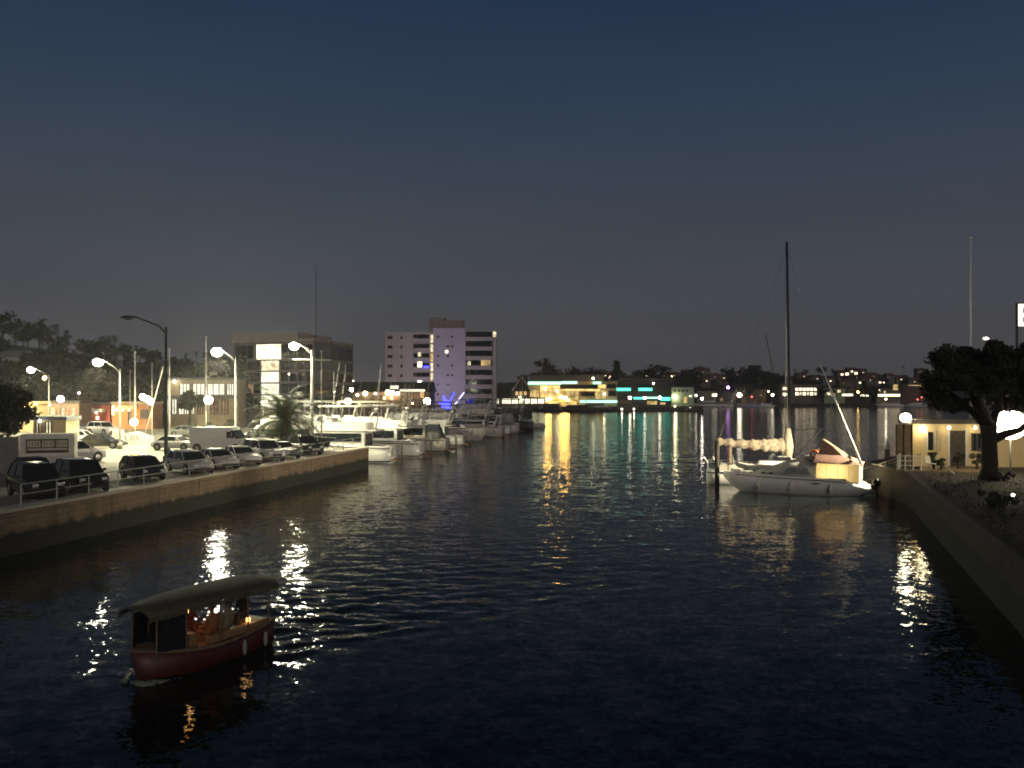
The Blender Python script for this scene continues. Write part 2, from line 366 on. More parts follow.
rland = [(6, -30), (9, 7), (16.6, 28.2), (24.3, 50.6), (27.6, 60), (28.4, 70), (48, 95), (300, 150), (900, 260), (900, -30)]
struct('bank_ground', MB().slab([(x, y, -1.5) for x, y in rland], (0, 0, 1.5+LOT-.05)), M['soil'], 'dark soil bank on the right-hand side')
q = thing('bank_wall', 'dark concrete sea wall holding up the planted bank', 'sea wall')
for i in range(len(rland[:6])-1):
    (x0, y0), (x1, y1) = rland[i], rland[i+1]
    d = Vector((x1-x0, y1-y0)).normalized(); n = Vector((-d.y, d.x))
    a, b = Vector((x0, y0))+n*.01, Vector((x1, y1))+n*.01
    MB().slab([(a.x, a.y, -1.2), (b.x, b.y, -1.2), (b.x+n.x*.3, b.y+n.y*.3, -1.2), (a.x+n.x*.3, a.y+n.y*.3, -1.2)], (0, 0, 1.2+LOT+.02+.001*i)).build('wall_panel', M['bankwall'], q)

def terrain(name, xs, prof, y0, y1, zb, rough, label):
    """a hill front: rises from y0 to a ridge at y1 whose height follows prof(x)"""
    ys = np.linspace(y0, y1, 14); ys = np.append(ys, [y1+60, y1+260]); vs = []; fs = []
    for j, y in enumerate(ys):
        tt = min(1, (y-y0)/(y1-y0)); tt = tt*tt*(3-2*tt)
        if y > y1: tt = .95 if j == 14 else .6
        for x in xs:
            vs.append((x*(1+.25*(y-y1)/y1 if y < y1 else 1), y, zb+(prof(x)-zb)*tt+(RNG.normal()*rough*(tt > .1))))
    n = len(xs)
    for j in range(len(ys)-1):
        for i in range(n-1): fs.append((j*n+i, j*n+i+1, (j+1)*n+i+1, (j+1)*n+i))
    return struct(name, MB().add(vs, fs), M['hill'], label, smooth=True)
def interp(pts, Y):
    xs = [xa(a, Y) for a, b in pts]; zs = [za(b, Y) for a, b in pts]
    return lambda x: float(np.interp(x, xs, zs))
bluff_h = interp([(-200, 330), (0, 343), (40, 350), (80, 357), (130, 362), (200, 368), (260, 376), (310, 388), (350, 402), (390, 411), (480, 412)], 330)
terrain('bluff', np.linspace(-330, -10, 50), bluff_h, 215, 330, LOT-.1, .5, 'dark wooded bluff rising behind the car park')
far_h = interp([(380, 389), (470, 385), (560, 380), (640, 380), (700, 376), (760, 377), (800, 375), (870, 376), (940, 380), (1100, 384), (1400, 388)], 950)
terrain('hills', np.linspace(-250, 1000, 70), far_h, 640, 950, LOT-.2, .8, 'low dark hills along the horizon')

# ---------------------------------------------------------------- thin haze volume added for lamp halos and softer far darks
hz_ = MB().box(-900, 1100, -40, 1300, -2.5, 52).build('haze', bpy.data.materials.new('halo_haze')); tag(hz_, kind='stuff')
hm_ = hz_.data.materials[0]; hm_.use_nodes = True; t = hm_.node_tree; t.nodes.clear(); o_ = N(t, 'ShaderNodeOutputMaterial'); v_ = N(t, 'ShaderNodeVolumePrincipled')
v_.inputs['Color'].default_value = (.9,.9,.92,1); v_.inputs['Density'].default_value = .00032; v_.inputs['Anisotropy'].default_value = .6; t.links.new(v_.outputs[0], o_.inputs['Volume'])

# ---------------------------------------------------------------- foliage
def leaf_arr(c, size, rng, up=.3):
    n = len(c); a = rng.normal(size=(n, 3)); a /= np.linalg.norm(a, axis=1)[:, None]
    b = rng.normal(size=(n, 3)); b -= a*(a*b).sum(1)[:, None]; b /= np.linalg.norm(b, axis=1)[:, None]
    s = size*(.6+.8*rng.random(n))[:, None]
    return np.stack([c-a*s, c+b*s*.5, c+a*s, c-b*s*.5], 1)
def crown_pts(n, r, rng, nclump, flat=1, cr=.42):
    """leaf positions in clumps spread through an ellipsoid"""
    d = rng.normal(size=(nclump, 3)); d /= np.linalg.norm(d, axis=1)[:, None]
    cc = d*(rng.random(nclump)**.45)[:, None]*np.array(r)*.78
    k = rng.integers(0, nclump, n); e = rng.normal(size=(n, 3)); e /= np.linalg.norm(e, axis=1)[:, None]
    sz = (.6+.7*rng.random(nclump))*cr*min(r)
    return cc[k]+e*(rng.random(n)**.5)[:, None]*sz[k][:, None]*np.array([1.15, 1.15, .75])
def quad_mesh(name, q, mats, extra=None):
    n = len(q); v = q.reshape(-1, 3); f = np.arange(n*4).reshape(n, 4)
    me = bpy.data.meshes.new(name); vs = v.tolist(); fs = f.tolist(); mi = [0]*n
    if extra:
        o = len(vs); vs += [tuple(p) for p in extra.v]; fs += [[i+o for i in g] for g in extra.f]; mi += [1]*len(extra.f)
    me.from_pydata(vs, [], fs)
    for m_ in mats: me.materials.append(m_)
    me.polygons.foreach_set('material_index', mi)
    return me
FAR = {}
for k in range(4):        # broad trees, unit height 1
    rng = np.random.default_rng(20+k)
    c = crown_pts(750, (.36+.05*k, .36, .36), rng, 14+k)+np.array([0, 0, .62])
    FAR['broad', k] = quad_mesh('tree', leaf_arr(c, .045, rng), [M['leafdark'], M['bark']], MB().path([(0,0,-.1), (.01,0,.3), (.03,.02,.6)], [.03, .022, .012], 5))
for k in range(2):        # narrow conical trees
    rng = np.random.default_rng(40+k); n = 600; z = rng.random(n)**.8; a = rng.random(n)*2*math.pi; rr = (.17*(1-z)+.02)*np.sqrt(rng.random(n))*(1+.3*np.sin(z*22))
    c = np.stack([rr*np.cos(a), rr*np.sin(a), .1+.9*z], 1)
    FAR['cone', k] = quad_mesh('tree', leaf_arr(c, .045, rng), [M['leafdark'], M['bark']], MB().bar((0,0,-.1), (0,0,.5), .02))
def palm_fronds(rng, nf, L, droop, w, leaflets=16, up=(.2, 1.2)):
    q = []
    for k in range(nf):
        az = 2*math.pi*(k+rng.random()*.6)/nf*2.618; el = up[0]+(up[1]-up[0])*rng.random(); l = L*(.8+.3*rng.random()); p = np.zeros(3); seg = []
        for i in range(leaflets+1):
            seg.append(p.copy()); el2 = el-droop*(i/leaflets)**1.4
            p = p+np.array([math.cos(az)*math.cos(el2), math.sin(az)*math.cos(el2), math.sin(el2)])*l/leaflets
        side = np.array([-math.sin(az), math.cos(az), 0])
        for i in range(1, leaflets+1):
            tt = i/leaflets; wl = w*l*(math.sin(math.pi*min(1, tt*.85+.12))**.7); d = (seg[i]-seg[i-1]); dn = d/np.linalg.norm(d)
            for sgn in (-1, 1):
                tip = seg[i]+sgn*side*wl+dn*wl*.55-np.array([0, 0, wl*(.25+.3*rng.random())])
                q.append([seg[i-1], seg[i-1]+d*.55, tip, tip*.98+seg[i-1]*.02])
            q.append([seg[i-1]-side*.012*L*(1-tt*.7), seg[i]-side*.012*L*(1-tt*.7), seg[i]+side*.012*L*(1-tt*.7), seg[i-1]+side*.012*L*(1-tt*.7)])
    return np.array(q)
for k in range(3):        # tall fan palms, unit height 1
    rng = np.random.default_rng(60+k)
    qd = palm_fronds(rng, 26, .15, 1.3, .3, 6, (-.9, 1.4))+np.array([.02*k, 0, .88])
    FAR['palm', k] = quad_mesh('palm_tree', qd, [M['leafdark'], M['bark']], MB().path([(0,0,-.1), (.005,0,.4), (.02*k,0,.9)], [.016, .012, .01], 5))
for me_ in FAR.values(): pass
def far_tree(kind, px, top, Y, base_z, label, group, wide=1):
    ks = [k for k in FAR if k[0] == kind]; me_ = FAR[random.choice(ks)]
    h = za(top, Y)-base_z
    o = bpy.data.objects.new('palm_tree' if kind == 'palm' else 'tree', me_); COL.objects.link(o)
    o.location = (xa(px, Y), Y, base_z); o.scale = (h*wide, h*wide, h); o.rotation_euler[2] = random.random()*6.28
    return tag(o, label, 'palm' if kind == 'palm' else 'tree', group)

def bz(x, Y):       # height of the bluff's surface
    tt = max(0, min(1, (Y-215)/115)); tt = tt*tt*(3-2*tt); return LOT-.1+(bluff_h(x/(1+.25*(Y-330)/330))-LOT)*tt
# trees on the bluff
for i in range(72):
    Y = random.uniform(235, 335); px = random.uniform(-25, 345) if i < 52 else random.uniform(-25, 130); x = xa(px, Y); b = bz(x, Y)
    h = random.uniform(5, 10)*(1.25 if px < 60 else 1)
    far_tree('broad', px, HY-(b+h-H)*F/Y, Y, b-.3, 'dark bushy tree on the wooded bluff above the car park', 'trees on the bluff', random.uniform(.9, 1.4))
for i in range(34):
    Y = random.uniform(160, 212); px = -20+265*i/33+random.uniform(-4, 4); tp = np.interp(px, [-20, 40, 110, 160, 240], [352, 352, 358, 360, 362])+random.uniform(-9, 16)
    far_tree('broad' if random.random() < .8 else 'cone', px, tp, Y, LOT-.1, 'leafy tree in the dark belt behind the lit shops of the car park', 'trees behind the shops', random.uniform(.9, 1.3))
for px, tp, wd, lb in ((3, 309, 1.0, 'tallest dark tree at the top left end of the bluff'), (28, 319, .8, 'tall narrow-topped tree on the bluff left of the two palms'),
                   (86, 339, 1.0, 'dark round tree standing alone on the bluff skyline'), (16, 318, 1.0, 'dense dark tree beside the tallest tree of the bluff'),
                   (62, 335, 1.1, 'dark spreading tree just right of the bluff palms'), (140, 344, .9, 'dark tree behind the unlit street lamp arm')):
    far_tree('broad', px, tp, 318, bz(xa(px, 318), 318)-.3, lb, None, wd)
for px, tp, lb in ((42, 317, 'tall palm on the bluff skyline, left of a pair'), (55, 322, 'tall palm on the bluff skyline, right of a pair'), (48, 329, 'shorter palm between two tall palms on the bluff'),
               (66, 329, 'leaning palm next to the spreading bluff tree'), (109, 334, 'slim palm standing clear on the bluff skyline'), (115, 334, 'second slim palm beside the clear skyline palm'),
               (136, 344, 'palm top showing left of the unlit street lamp'), (152, 350, 'palm behind the unlit street lamp pole'), (186, 352, 'palm over the lit two-storey building'), (196, 350, 'taller palm over the lit two-storey building')):
    Y = 300; far_tree('palm', px, tp, Y, bz(xa(px, Y), Y)-.3, lb, None, 1.15)
# horizon trees on the far hills
for px, tp, kd, wd, lb in ((547, 354, 'broad', .8, 'blocky dark tree on the horizon above the A-frame'), (590, 362, 'broad', 1.1, 'wide dark tree above the bright restaurant'), (575, 364, 'broad', 1.0, 'dark tree in front of the horizon, left of the wide one'),
                   (617, 361, 'cone', 1.4, 'pointed tree above the teal neon'), (652, 361, 'broad', 1.5, 'broad dome-shaped tree on the horizon right of the teal neon'), (524, 372, 'broad', 1.2, 'small horizon tree right of the apartment tower'),
                   (690, 367, 'broad', 1.4, 'low tree on the hill above the pale green building'), (735, 364, 'broad', 1.1, 'tree on the hill above the purple light')):
    Y = 640; far_tree(kd, px, tp, Y, LOT-.2, lb, None, wd)
far_tree('broad', 758, 359, 575, LOT-.1, 'large dark waterfront tree left of the tall mast', None, 1.05)
far_tree('broad', 772, 366, 578, LOT-.1, 'dark waterfront tree directly behind the tall mast', None, 1.1)
far_tree('broad', 808, 372, 600, LOT-.1, 'dark tree behind the slanted white pole', None, 1.3)
for i in range(95):
    Y = random.uniform(690, 960); px = random.uniform(400, 1010); x = xa(px, Y)
    tt = min(1, (Y-640)/310); tt = tt*tt*(3-2*tt); b = LOT+(far_h(x)-LOT)*tt
    h = random.uniform(6, 13)
    far_tree(random.choice(['broad', 'broad', 'broad', 'cone', 'palm']), px, HY-(b+h-H)*F/Y, Y, b-1, 'dark tree among many on the low hills of the horizon', 'trees on the far hills', random.uniform(1, 1.5))

# ---------------------------------------------------------------- street lamps
def batwing(o, num=.22, c0=.18, c1=.48):
    """street-lantern light distribution: little straight down, most at about 60 degrees, cut off near the horizontal"""
    o.data.use_nodes = True; t = o.data.node_tree; em = [n for n in t.nodes if n.type == 'EMISSION'][0]
    tc_ = N(t, 'ShaderNodeTexCoord'); sp = N(t, 'ShaderNodeSeparateXYZ'); t.links.new(tc_.outputs['Normal'], sp.inputs[0])
    def mth(op, a, b):
        n = N(t, 'ShaderNodeMath', operation=op)
        for i, v in enumerate((a, b)):
            if hasattr(v, 'is_linked'): t.links.new(v, n.inputs[i])
            else: n.inputs[i].default_value = v
        return n.outputs[0]
    c = mth('MAXIMUM', mth('MULTIPLY', sp.outputs[2], -1.0), .05)
    bw = mth('MINIMUM', mth('DIVIDE', num, mth('MULTIPLY', c, c)), 1.15)
    mr = N(t, 'ShaderNodeMapRange', interpolation_type='SMOOTHSTEP'); mr.inputs[1].default_value = c0; mr.inputs[2].default_value = c1
    t.links.new(c, mr.inputs[0])
    t.links.new(mth('ADD', mth('MULTIPLY', bw, mr.outputs[0]), .05), em.inputs['Strength'])
    return o
def street_lamp(px, Y, top_py, arm_px, arm_py, label, lit=True, power=9000, lens=.52, r=.1, group=None, m=None, bw=(.22, .18, .48)):
    """pole at column px, luminaire at (arm_px, arm_py)"""
    m = m or M['galv']; x = xa(px, Y); o = thing('street_lamp', label, 'street lamp', (x, Y, LOT), 0, group)
    zt = za(top_py, Y)-LOT; hx = xa(arm_px, Y)-x; hz = za(arm_py, Y)-LOT
    MB().lathe([(.24, 0), (.24, .5), (.13, .6), (r, .8), (r*.62, zt)], n=10).build('pole', m, o, True)
    MB().path([(0,0,zt-.5), (hx*.2,0,zt+.1), (hx*.55,0,zt+(hz-zt)*.62+.12), (hx*.86,0,hz+.22)], [r*.55, r*.5, r*.45, r*.4]).build('arm', m, o, True)
    sg = 1 if hx > 0 else -1
    hd = MB().ball((0,0,.12), (.62,.27,.16), 14, 8).build('lamp_head', m, o, True, (hx, 0, hz))
    if lit:
        ln = MB().ball((0,0,-.12), (lens,lens*.9,lens*.82), 16, 10, R(25), R(180)).build('lens', E['lamp'], hd, True)  # lens ball enlarged to take in the lamp's glare
        batwing(lamp_light('POINT', power*4, (1,.91,.52), hd, (0,0,-lens*1.05), size=.2), *bw)
    else: MB().ball((0,0,0), (.3,.2,.12), 10, 6, R(80), R(180)).build('lens', M['glass'], hd, True)
    return o
street_lamp(49, 122, 375, 31, 369, 'lit cobra-head lamp farthest left, over the low tan kiosk', power=13000, lens=.5)
street_lamp(120, 86, 369, 98, 361, 'lit cobra-head lamp rising behind the glowing orange light', power=15000, lens=.48)
street_lamp(166, 69, 327, 128, 319, 'tall dark unlit street lamp with long curved arm', lit=False, r=.15, m=M['darkmetal'])
street_lamp(235.5, 99, 358, 217, 351, 'lit cobra-head lamp in front of the dark glass office, above the white van', power=20000, lens=.62)
lE = street_lamp(312, 91, 350, 294, 345, 'lit lamp on a white pole with a crossbar, right of the big palm', bw=(.08, .08, .28), power=9500, lens=.5, r=.2)
zc = za(359.5, 91)-LOT
MB().bar((-2.0, 0, zc), (2.0, 0, zc-.05), .07).build('crossbar', M['galv'], lE)
MB().path([(0,0,zc+.5), (-.6,0,zc+1.1), (-.9,.1,zc+1.35)], .05).build('brace', M['galv'], lE)
MB().lathe([(.02,0),(.2,.1),(.2,.45),(.02,.6)], (0,0,za(350,91)-LOT-.5), 8).build('camera_pod', M['offwhite'], lE)

def globe_post(px, py, Y, r, label, m='lamp_small', base=LOT, group=None, heads=((0, 0),), cat='lamp post'):
    p = at(px, py, Y); o = thing('lamp_post', label, cat, (p.x, Y, base), 0, group)
    MB().lathe([(.1, 0), (.1, .3), (.05, .4), (.045, p.z-base-r)], n=8).build('pole', M['darkmetal'], o, True)
    for hx, hz in heads: MB().ball((hx, 0, p.z-base+hz), r, 14, 10).build('globe', E[m], o, True)
    if len(heads) > 1: MB().bar((-.7,0,p.z-base-r-.05), (.7,0,p.z-base-r-.05), .04).build('arm', M['darkmetal'], o)
    return o
globe_post(60.5, 399, 118, .42, 'white globe lamp post behind the farthest-left cobra lamp')
globe_post(147, 398, 112, .38, 'cluster of three white globes on one post left of the unlit street lamp', heads=((-.55, .15), (0, -.1), (.5, -.45)))
globe_post(208.5, 400, 110, .5, 'white globe lamp post in front of the lit two-storey building')
globe_post(44.5, 378, 150, .3, 'small orange lamp beside the farthest-left cobra lamp pole', 'lamp_orange')
globe_post(134, 422, 103, .42, 'low glowing orange lamp above the pale monument sign', 'lamp_orange')
globe_post(79, 393, 160, .16, 'thin pale lamp post with a hooked top above the white awning', 'lamp_far')

def pole(px, Y, py0, py1, r, label, m='galv', lean=0, name='flagpole', cat='pole', base=LOT):
    p = at(px, py0, Y); o = thing(name, label, cat, (p.x, Y, base))
    MB().path([(0,0,0), (lean*.5,0,(p.z-base)*.5), (lean,0,p.z-base)], [r, r*.85, r*.5], 8).build('shaft', M[m], o, True)
    MB().ball((lean,0,p.z-base+r*.8), r*1.1, 8, 6).build('finial', M[m], o, True)
    MB().lathe([(r*2.2,0),(r*2.2,.08),(r*1.2,.3)], n=8).build('base', M['concrete'], o)
    return o
pole(135, 104, 353, 430, .11, 'pale straight pole rising from the glowing orange lamp')
pole(152, 108, 364, 430, .08, 'slim pale pole left of the unlit street lamp')
pole(169.5, 106, 350, 430, .1, 'pale pole just right of the unlit street lamp')
pole(206, 112, 338, 430, .11, 'tall dim pole left of the lamp above the white van', 'concrete')
pole(143, 100, 368, 432, .09, 'pale pole leaning to the right behind the parked white sedan', lean=xa(163, 100)-xa(143, 100))
pole(321.5, 84, 352, 450, .085, 'slim dark-footed pole beside the white crossbar lamp')
fpole = pole(970.5, 95, 239, 420, .17, 'tall white flagpole behind the large tree on the right bank', 'white', name='flagpole')
up_ = MB().box(-.2, .2, -1.9, -1.5, 0, .35).build('uplight', M['darkmetal'], fpole); lamp_light('SPOT', 9000, (1,.85,.66), up_, (0, -1.7, .4), (R(184.5), 0, 0), .1, 16, .8)
pole(130, 112, 372, 430, .07, 'short dim pole left of the pale straight pole', 'concrete')

# ---------------------------------------------------------------- cars
PAINT = {}
def paint(c):
    if c not in PAINT: PAINT[c] = mat('car_paint', c, .22, metal=.0, vary=.06, spec=.6)
    return PAINT[c]
SPEC = {  # L, W, roof, hood, belt, deck, cabin base rear/front x, cabin top rear/front x
 'sedan': (4.6, 1.8, 1.43, .86, .93, .98, -1.75, 1.0, -1.05, .25),
 'hatch': (4.0, 1.75, 1.5, .92, .98, 1.0, -1.95, 1.0, -1.55, .25),
 'suv':   (4.7, 1.88, 1.75, 1.05, 1.1, 1.1, -2.25, 1.05, -2.0, .4),
 'wagon': (4.7, 1.8, 1.52, .9, .95, .98, -2.25, 1.0, -1.9, .25),
 'van':   (5.5, 2.0, 2.35, 1.15, 1.3, 1.3, .9, 2.1, .9, 1.45),
}
def car(kind, x, y, rz, col, label, z=LOT, cat='car'):
    L, W, hr, hh, hb, hd, br, bf, tr, tf = SPEC[kind]; hl, hw = L/2, W/2
    o = thing('parked_van' if kind == 'van' else 'parked_car', label, cat, (x, y, z), rz)
    pm = paint(col)
    st = [(-hl, .55, hd-.22, .80), (-hl+.12, .32, hd-.05, .93), (-hl+.5, .24, hd, 1), (br, .22, hb, 1), (0, .22, hb, 1.0), (bf, .22, hb-.02, 1), (bf+.35, .24, hh, .99), (hl-.3, .26, hh-.12, .93), (hl-.06, .34, hh-.28, .84), (hl, .45, hh-.38, .74)]
    st.sort(key=lambda s: s[0])
    rings = []
    for sx_, zb, zt, f in st:
        ww = hw*f; rings.append([(sx_, -ww*.9, zb), (sx_, -ww, zb+.2), (sx_, -ww, zt-.16), (sx_, -ww*.93, zt), (sx_, ww*.93, zt), (sx_, ww, zt-.16), (sx_, ww, zb+.2), (sx_, ww*.9, zb)])
    b = MB().loft(rings)
    if kind == 'van':
        b.loft([[(-hl+.02, -hw*.97, 1.0), (-hl+.02, hw*.97, 1.0), (-hl+.06, hw*.9, hr-.04), (-hl+.06, -hw*.9, hr-.04)], [(br, -hw*.985, 1.0), (br, hw*.985, 1.0), (br, hw*.92, hr), (br, -hw*.92, hr)], [(tf, -hw*.97, 1.0), (tf, hw*.97, 1.0), (tf, hw*.86, hr-.03), (tf, -hw*.86, hr-.03)]])
    b.build('body', pm, o, True, bevel=.03)
    z0, z1 = hb-.05, hr-.07; g = MB()
    if kind == 'van': g.frustum(1.2, (tf-.5, bf, -hw*.93, hw*.93), hr-.3, (tf-.5, tf+.12, -hw*.9, hw*.9)).frustum(1.35, (br+.05, tf, -hw*.995, hw*.995), 1.95, (br+.05, tf-.1, -hw*.955, hw*.955))
    else: g.frustum(z0, (br, bf, -hw*.92, hw*.92), z1, (tr, tf, -hw*.74, hw*.74))
    g.build('glass', M['glass'], o)
    if kind != 'van':
        MB().frustum(z1-.005, (tr-.05, tf+.06, -hw*.76, hw*.76), hr, (tr+.18, tf-.2, -hw*.62, hw*.62)).build('roof', pm, o, True, bevel=.03)
        for s in (-1, 1):
            MB().bar((br, s*hw*.92, z0), (tr, s*hw*.745, z1), .05).build('window_pillar', pm, o); MB().bar((bf, s*hw*.92, z0), (tf, s*hw*.745, z1), .035).build('window_pillar', pm, o)
            mb_ = (br+bf)/2-.1; mt = (tr+tf)/2-.05; MB().bar((mb_, s*hw*.925, z0), (mt, s*hw*.75, z1), .035).build('window_pillar', pm, o)
    wr = .34 if kind not in ('suv', 'van') else .38
    for fx in (-hl+.85, hl-.9):
        for s in (-1, 1):
            MB().lathe([(wr+.05, s*(hw-.06)), (wr+.05, s*(hw+.004))], (fx, 0, wr+.02), 18, 'y').build('wheel_arch', M['rubber'], o)
            wh = MB().lathe([(wr*.6, -.1), (wr*.95, -.1), (wr, -.06), (wr, .07), (wr*.95, .1), (wr*.6, .1)], (0, 0, 0), 18, 'y').build('wheel', M['rubber'], o, loc=(fx, s*(hw-.08), wr))
            MB().lathe([(wr*.62, s*.06), (wr*.6, s*.105), (wr*.2, s*.115), (.02, s*.112)], (0, 0, 0), 14, 'y').build('rim', M['rim'], wh)
    for s in (-1, 1):
        MB().box(hl-.2, hl-.015, min(s*hw*.45, s*hw*.74), max(s*hw*.45, s*hw*.74), hh-.34, hh-.2).build('headlight', M['clear'], o, bevel=.02)
        MB().box(-hl-.012, -hl+.1, min(s*hw*.5, s*hw*.78), max(s*hw*.5, s*hw*.78), hd-.36, hd-.2).build('tail_light', M['red'], o, bevel=.02)
        MB().ball((bf-.35, s*(hw+.1), hb+.06), (.09, .12, .08), 8, 6).build('mirror', pm, o, True)
    MB().box(hl-.05, hl+.02, -hw*.42, hw*.42, .5, hh-.36).build('grille', M['black'], o)
    MB().box(hl-.1, hl+.035, -hw*.7, hw*.7, .34, .46).build('bumper', M['rubber'], o)
    return o
WH, SI, BK, DB, GR = (.78,.77,.73), (.45,.45,.43), (.012,.012,.013), (.02,.025,.035), (.13,.135,.13)
hd_ = R(-48)
car('suv', xa(36, 46), 46, hd_, BK, 'black car nearest the start of the quay railing, farthest left')
car('suv', xa(81, 49), 49, hd_, (.016,.016,.018), 'black car second from the left along the quay railing')
car('hatch', xa(143, 55.3), 55.3, hd_, DB, 'dark blue hatchback standing apart below the unlit street lamp')
car('wagon', xa(190, 60), 60, hd_, SI, 'silver car parked right of the unlit lamp pole at the railing')
car('sedan', xa(217, 63.6), 63.6, hd_, (.6,.6,.55), 'pale sedan next to the silver car at the railing')
car('sedan', xa(240, 67), 67, hd_, WH, 'white sedan in the railing row directly below the white van nose')
car('suv', xa(264, 70.8), 70.8, hd_, SI, 'silver SUV in the railing row left of the big palm trunk')
car('sedan', xa(281, 74), 74, hd_, GR, 'grey sedan parked in front of the big palm trunk')
car('suv', xa(303, 78), 78, hd_, DB, 'dark SUV last in the railing row under the crossbar lamp')
car('suv', xa(74, 69), 69, R(62), WH, 'white SUV seen from behind beside the white trailer')
car('wagon', xa(82, 95), 95, R(4), WH, 'white wagon behind the black sedan')
car('sedan', xa(102, 87.5), 87.5, R(3), BK, 'black sedan crossing in front of the white wagon')
car('sedan', xa(176, 84.5), 84.5, R(-12), WH, 'white sedan behind the unlit street lamp pole')
car('van', xa(221, 82), 82, R(-6), WH, 'white panel van under the lamp left of the big palm', cat='van')
car('suv', xa(103, 118), 118, R(-30), WH, 'white SUV far back in front of the red-roofed shop')
car('sedan', xa(77, 121), 121, R(10), (.7,.68,.6), 'pale sedan far back beside the tan kiosk')
car('suv', xa(222, 103), 103, R(5), BK, 'black SUV parked behind the white van')
car('sedan', xa(188, 112), 112, R(-20), GR, 'grey sedan in front of the lit two-storey building')
car('sedan', xa(33, 55), 55, hd_, DB, 'dark car half hidden in front of the white trailer')

# ---------------------------------------------------------------- left shore buildings
class Bld:
    """a building whose front faces the camera; columns and rows of the front are given as they appear at distance Y"""
    def __init__(s, name, label, px0, px1, top, Y, depth, m, roof='flat', rm=None, base=LOT, cat='building', group=None, rise=2.0, over=.4):
        s.Y = Y; s.x0, s.x1 = xa(px0, Y), xa(px1, Y); s.cx = (s.x0+s.x1)/2; s.b = base; s.h = za(top, Y)-base
        s.o = thing(name, label, cat, (s.cx, Y, base), 0, group); W = (s.x1-s.x0)/2; s.W = W; s.d = depth
        s.wall = MB().box(-W, W, 0, depth, -.3, s.h).build('wall', M[m], s.o)
        rm = M[rm] if rm else M[m]
        if roof == 'flat': MB().box(-W-.15, W+.15, -.15, depth+.15, s.h+.002, s.h+.35).build('parapet', rm, s.o)
        elif roof == 'gable': MB().slab([(-W-over, -over, s.h+.002), (W+over, -over, s.h+.002), (0, -over, s.h+rise)], (0, depth+2*over, 0)).build('roof', rm, s.o)
        elif roof == 'ridge': MB().slab([(-W-over, -over, s.h+.002), (-W-over, depth+over, s.h+.002), (-W-over, depth/2, s.h+rise)], (2*W+2*over, 0, 0)).build('roof', rm, s.o)
        elif roof == 'hip': MB().loft([[(-W-over,-over,s.h+.002),(W+over,-over,s.h+.002),(W+over,depth+over,s.h+.002),(-W-over,depth+over,s.h+.002)], [(-W*.35,depth*.45,s.h+rise),(W*.35,depth*.45,s.h+rise),(W*.35,depth*.55,s.h+rise),(-W*.35,depth*.55,s.h+rise)]]).build('roof', rm, s.o)
    def box(s, name, px0, px1, py0, py1, m, proud=.06, back=.05, parent=None, bars=0):
        Y = s.Y; o = MB().box(xa(px0,Y)-s.cx, xa(px1,Y)-s.cx, -proud, back, za(py1,Y)-s.b, za(py0,Y)-s.b).build(name, m, parent or s.o)
        if bars:
            x0, x1 = xa(px0,Y)-s.cx, xa(px1,Y)-s.cx; z0, z1 = za(py1,Y)-s.b, za(py0,Y)-s.b; f = MB(); t_ = .07
            for k in range(bars+1): xx = x0+(x1-x0)*k/bars; f.box(xx-t_, xx+t_, -proud-.05, -proud+.02, z0-t_, z1+t_)
            f.box(x0, x1, -proud-.045, -proud+.015, z0-t_, z0).box(x0, x1, -proud-.045, -proud+.015, z1, z1+t_).build('window_frame', M['darkmetal'], o)
        return o
    def lamp(s, px, py, r, m, out_=.5):
        p = (xa(px, s.Y)-s.cx, -out_, za(py, s.Y)-s.b)
        l = MB().bar((p[0], 0, p[2]+r*.6), (p[0], -out_, p[2]+r*.6), .04).build('wall_lamp', M['darkmetal'], s.o)
        MB().ball(p, r, 12, 8).build('globe', E[m], l, True); return l

b = Bld('kiosk', 'low tan kiosk with blue-grey roof behind the white trailer', 33, 66, 420, 82, 2.5, 'tan', 'flat', 'slate')
b.box('window', 36.5, 39, 422, 434, E['win'], bars=1); b.box('window', 46, 52, 422, 435, E['win'], bars=2); b.box('door', 41, 44, 422, 447, M['brown'])
b.lamp(42, 421, .1, 'lamp_small', .4)
b = Bld('stucco_shop', 'yellow stucco shop front with curved parapet, lit at night', 18, 37, 404, 128, 4, 'stucco', 'flat')
MB().loft([[(-b.W+.0, -.02, b.h+.36), (b.W*.1, -.02, b.h+.36), (-b.W*.2, -.02, b.h+1.1), (-b.W*.55, -.02, b.h+1.9), (-b.W, -.02, b.h+2.1)], [(-b.W, .3, b.h+.36), (b.W*.1, .3, b.h+.36), (-b.W*.2, .3, b.h+1.1), (-b.W*.55, .3, b.h+1.9), (-b.W, .3, b.h+2.1)]]).build('gable_parapet', M['stucco'], b.o)
b.lamp(29, 408, .22, 'lamp_orange', .8); b.lamp(23, 405, .18, 'lamp_orange', .8); b.box('window', 25, 28, 409, 415, E['winwarm'])
b = Bld('shop_arcade', 'long brown shop with a row of bright narrow windows', 37, 79, 403, 132, 4, 'brown', 'flat', 'darkwall')
for p0, p1, mm in ((41, 44, 'winhot'), (45, 47, 'win'), (48.5, 50, 'winhot'), (51, 55, 'win'), (58, 60.5, 'winwarm'), (61.5, 64, 'win'), (65, 68, 'winwarm'), (69, 70.5, 'winwarm'), (72.5, 75, 'win')): b.box('window', p0, p1, 407+random.random(), 415, E[mm])
b.box('awning', 60, 76, 416.5, 418.5, M['redwall'], 1.2); b.lamp(73, 419, .2, 'lamp_warm'); b.lamp(52, 405, .12, 'lamp_orange', .6)
b = Bld('red_shop', 'red shop under a pale lit awning left of the orange shop', 79, 110, 405, 138, 4, 'redwall', 'flat', 'darkwall')
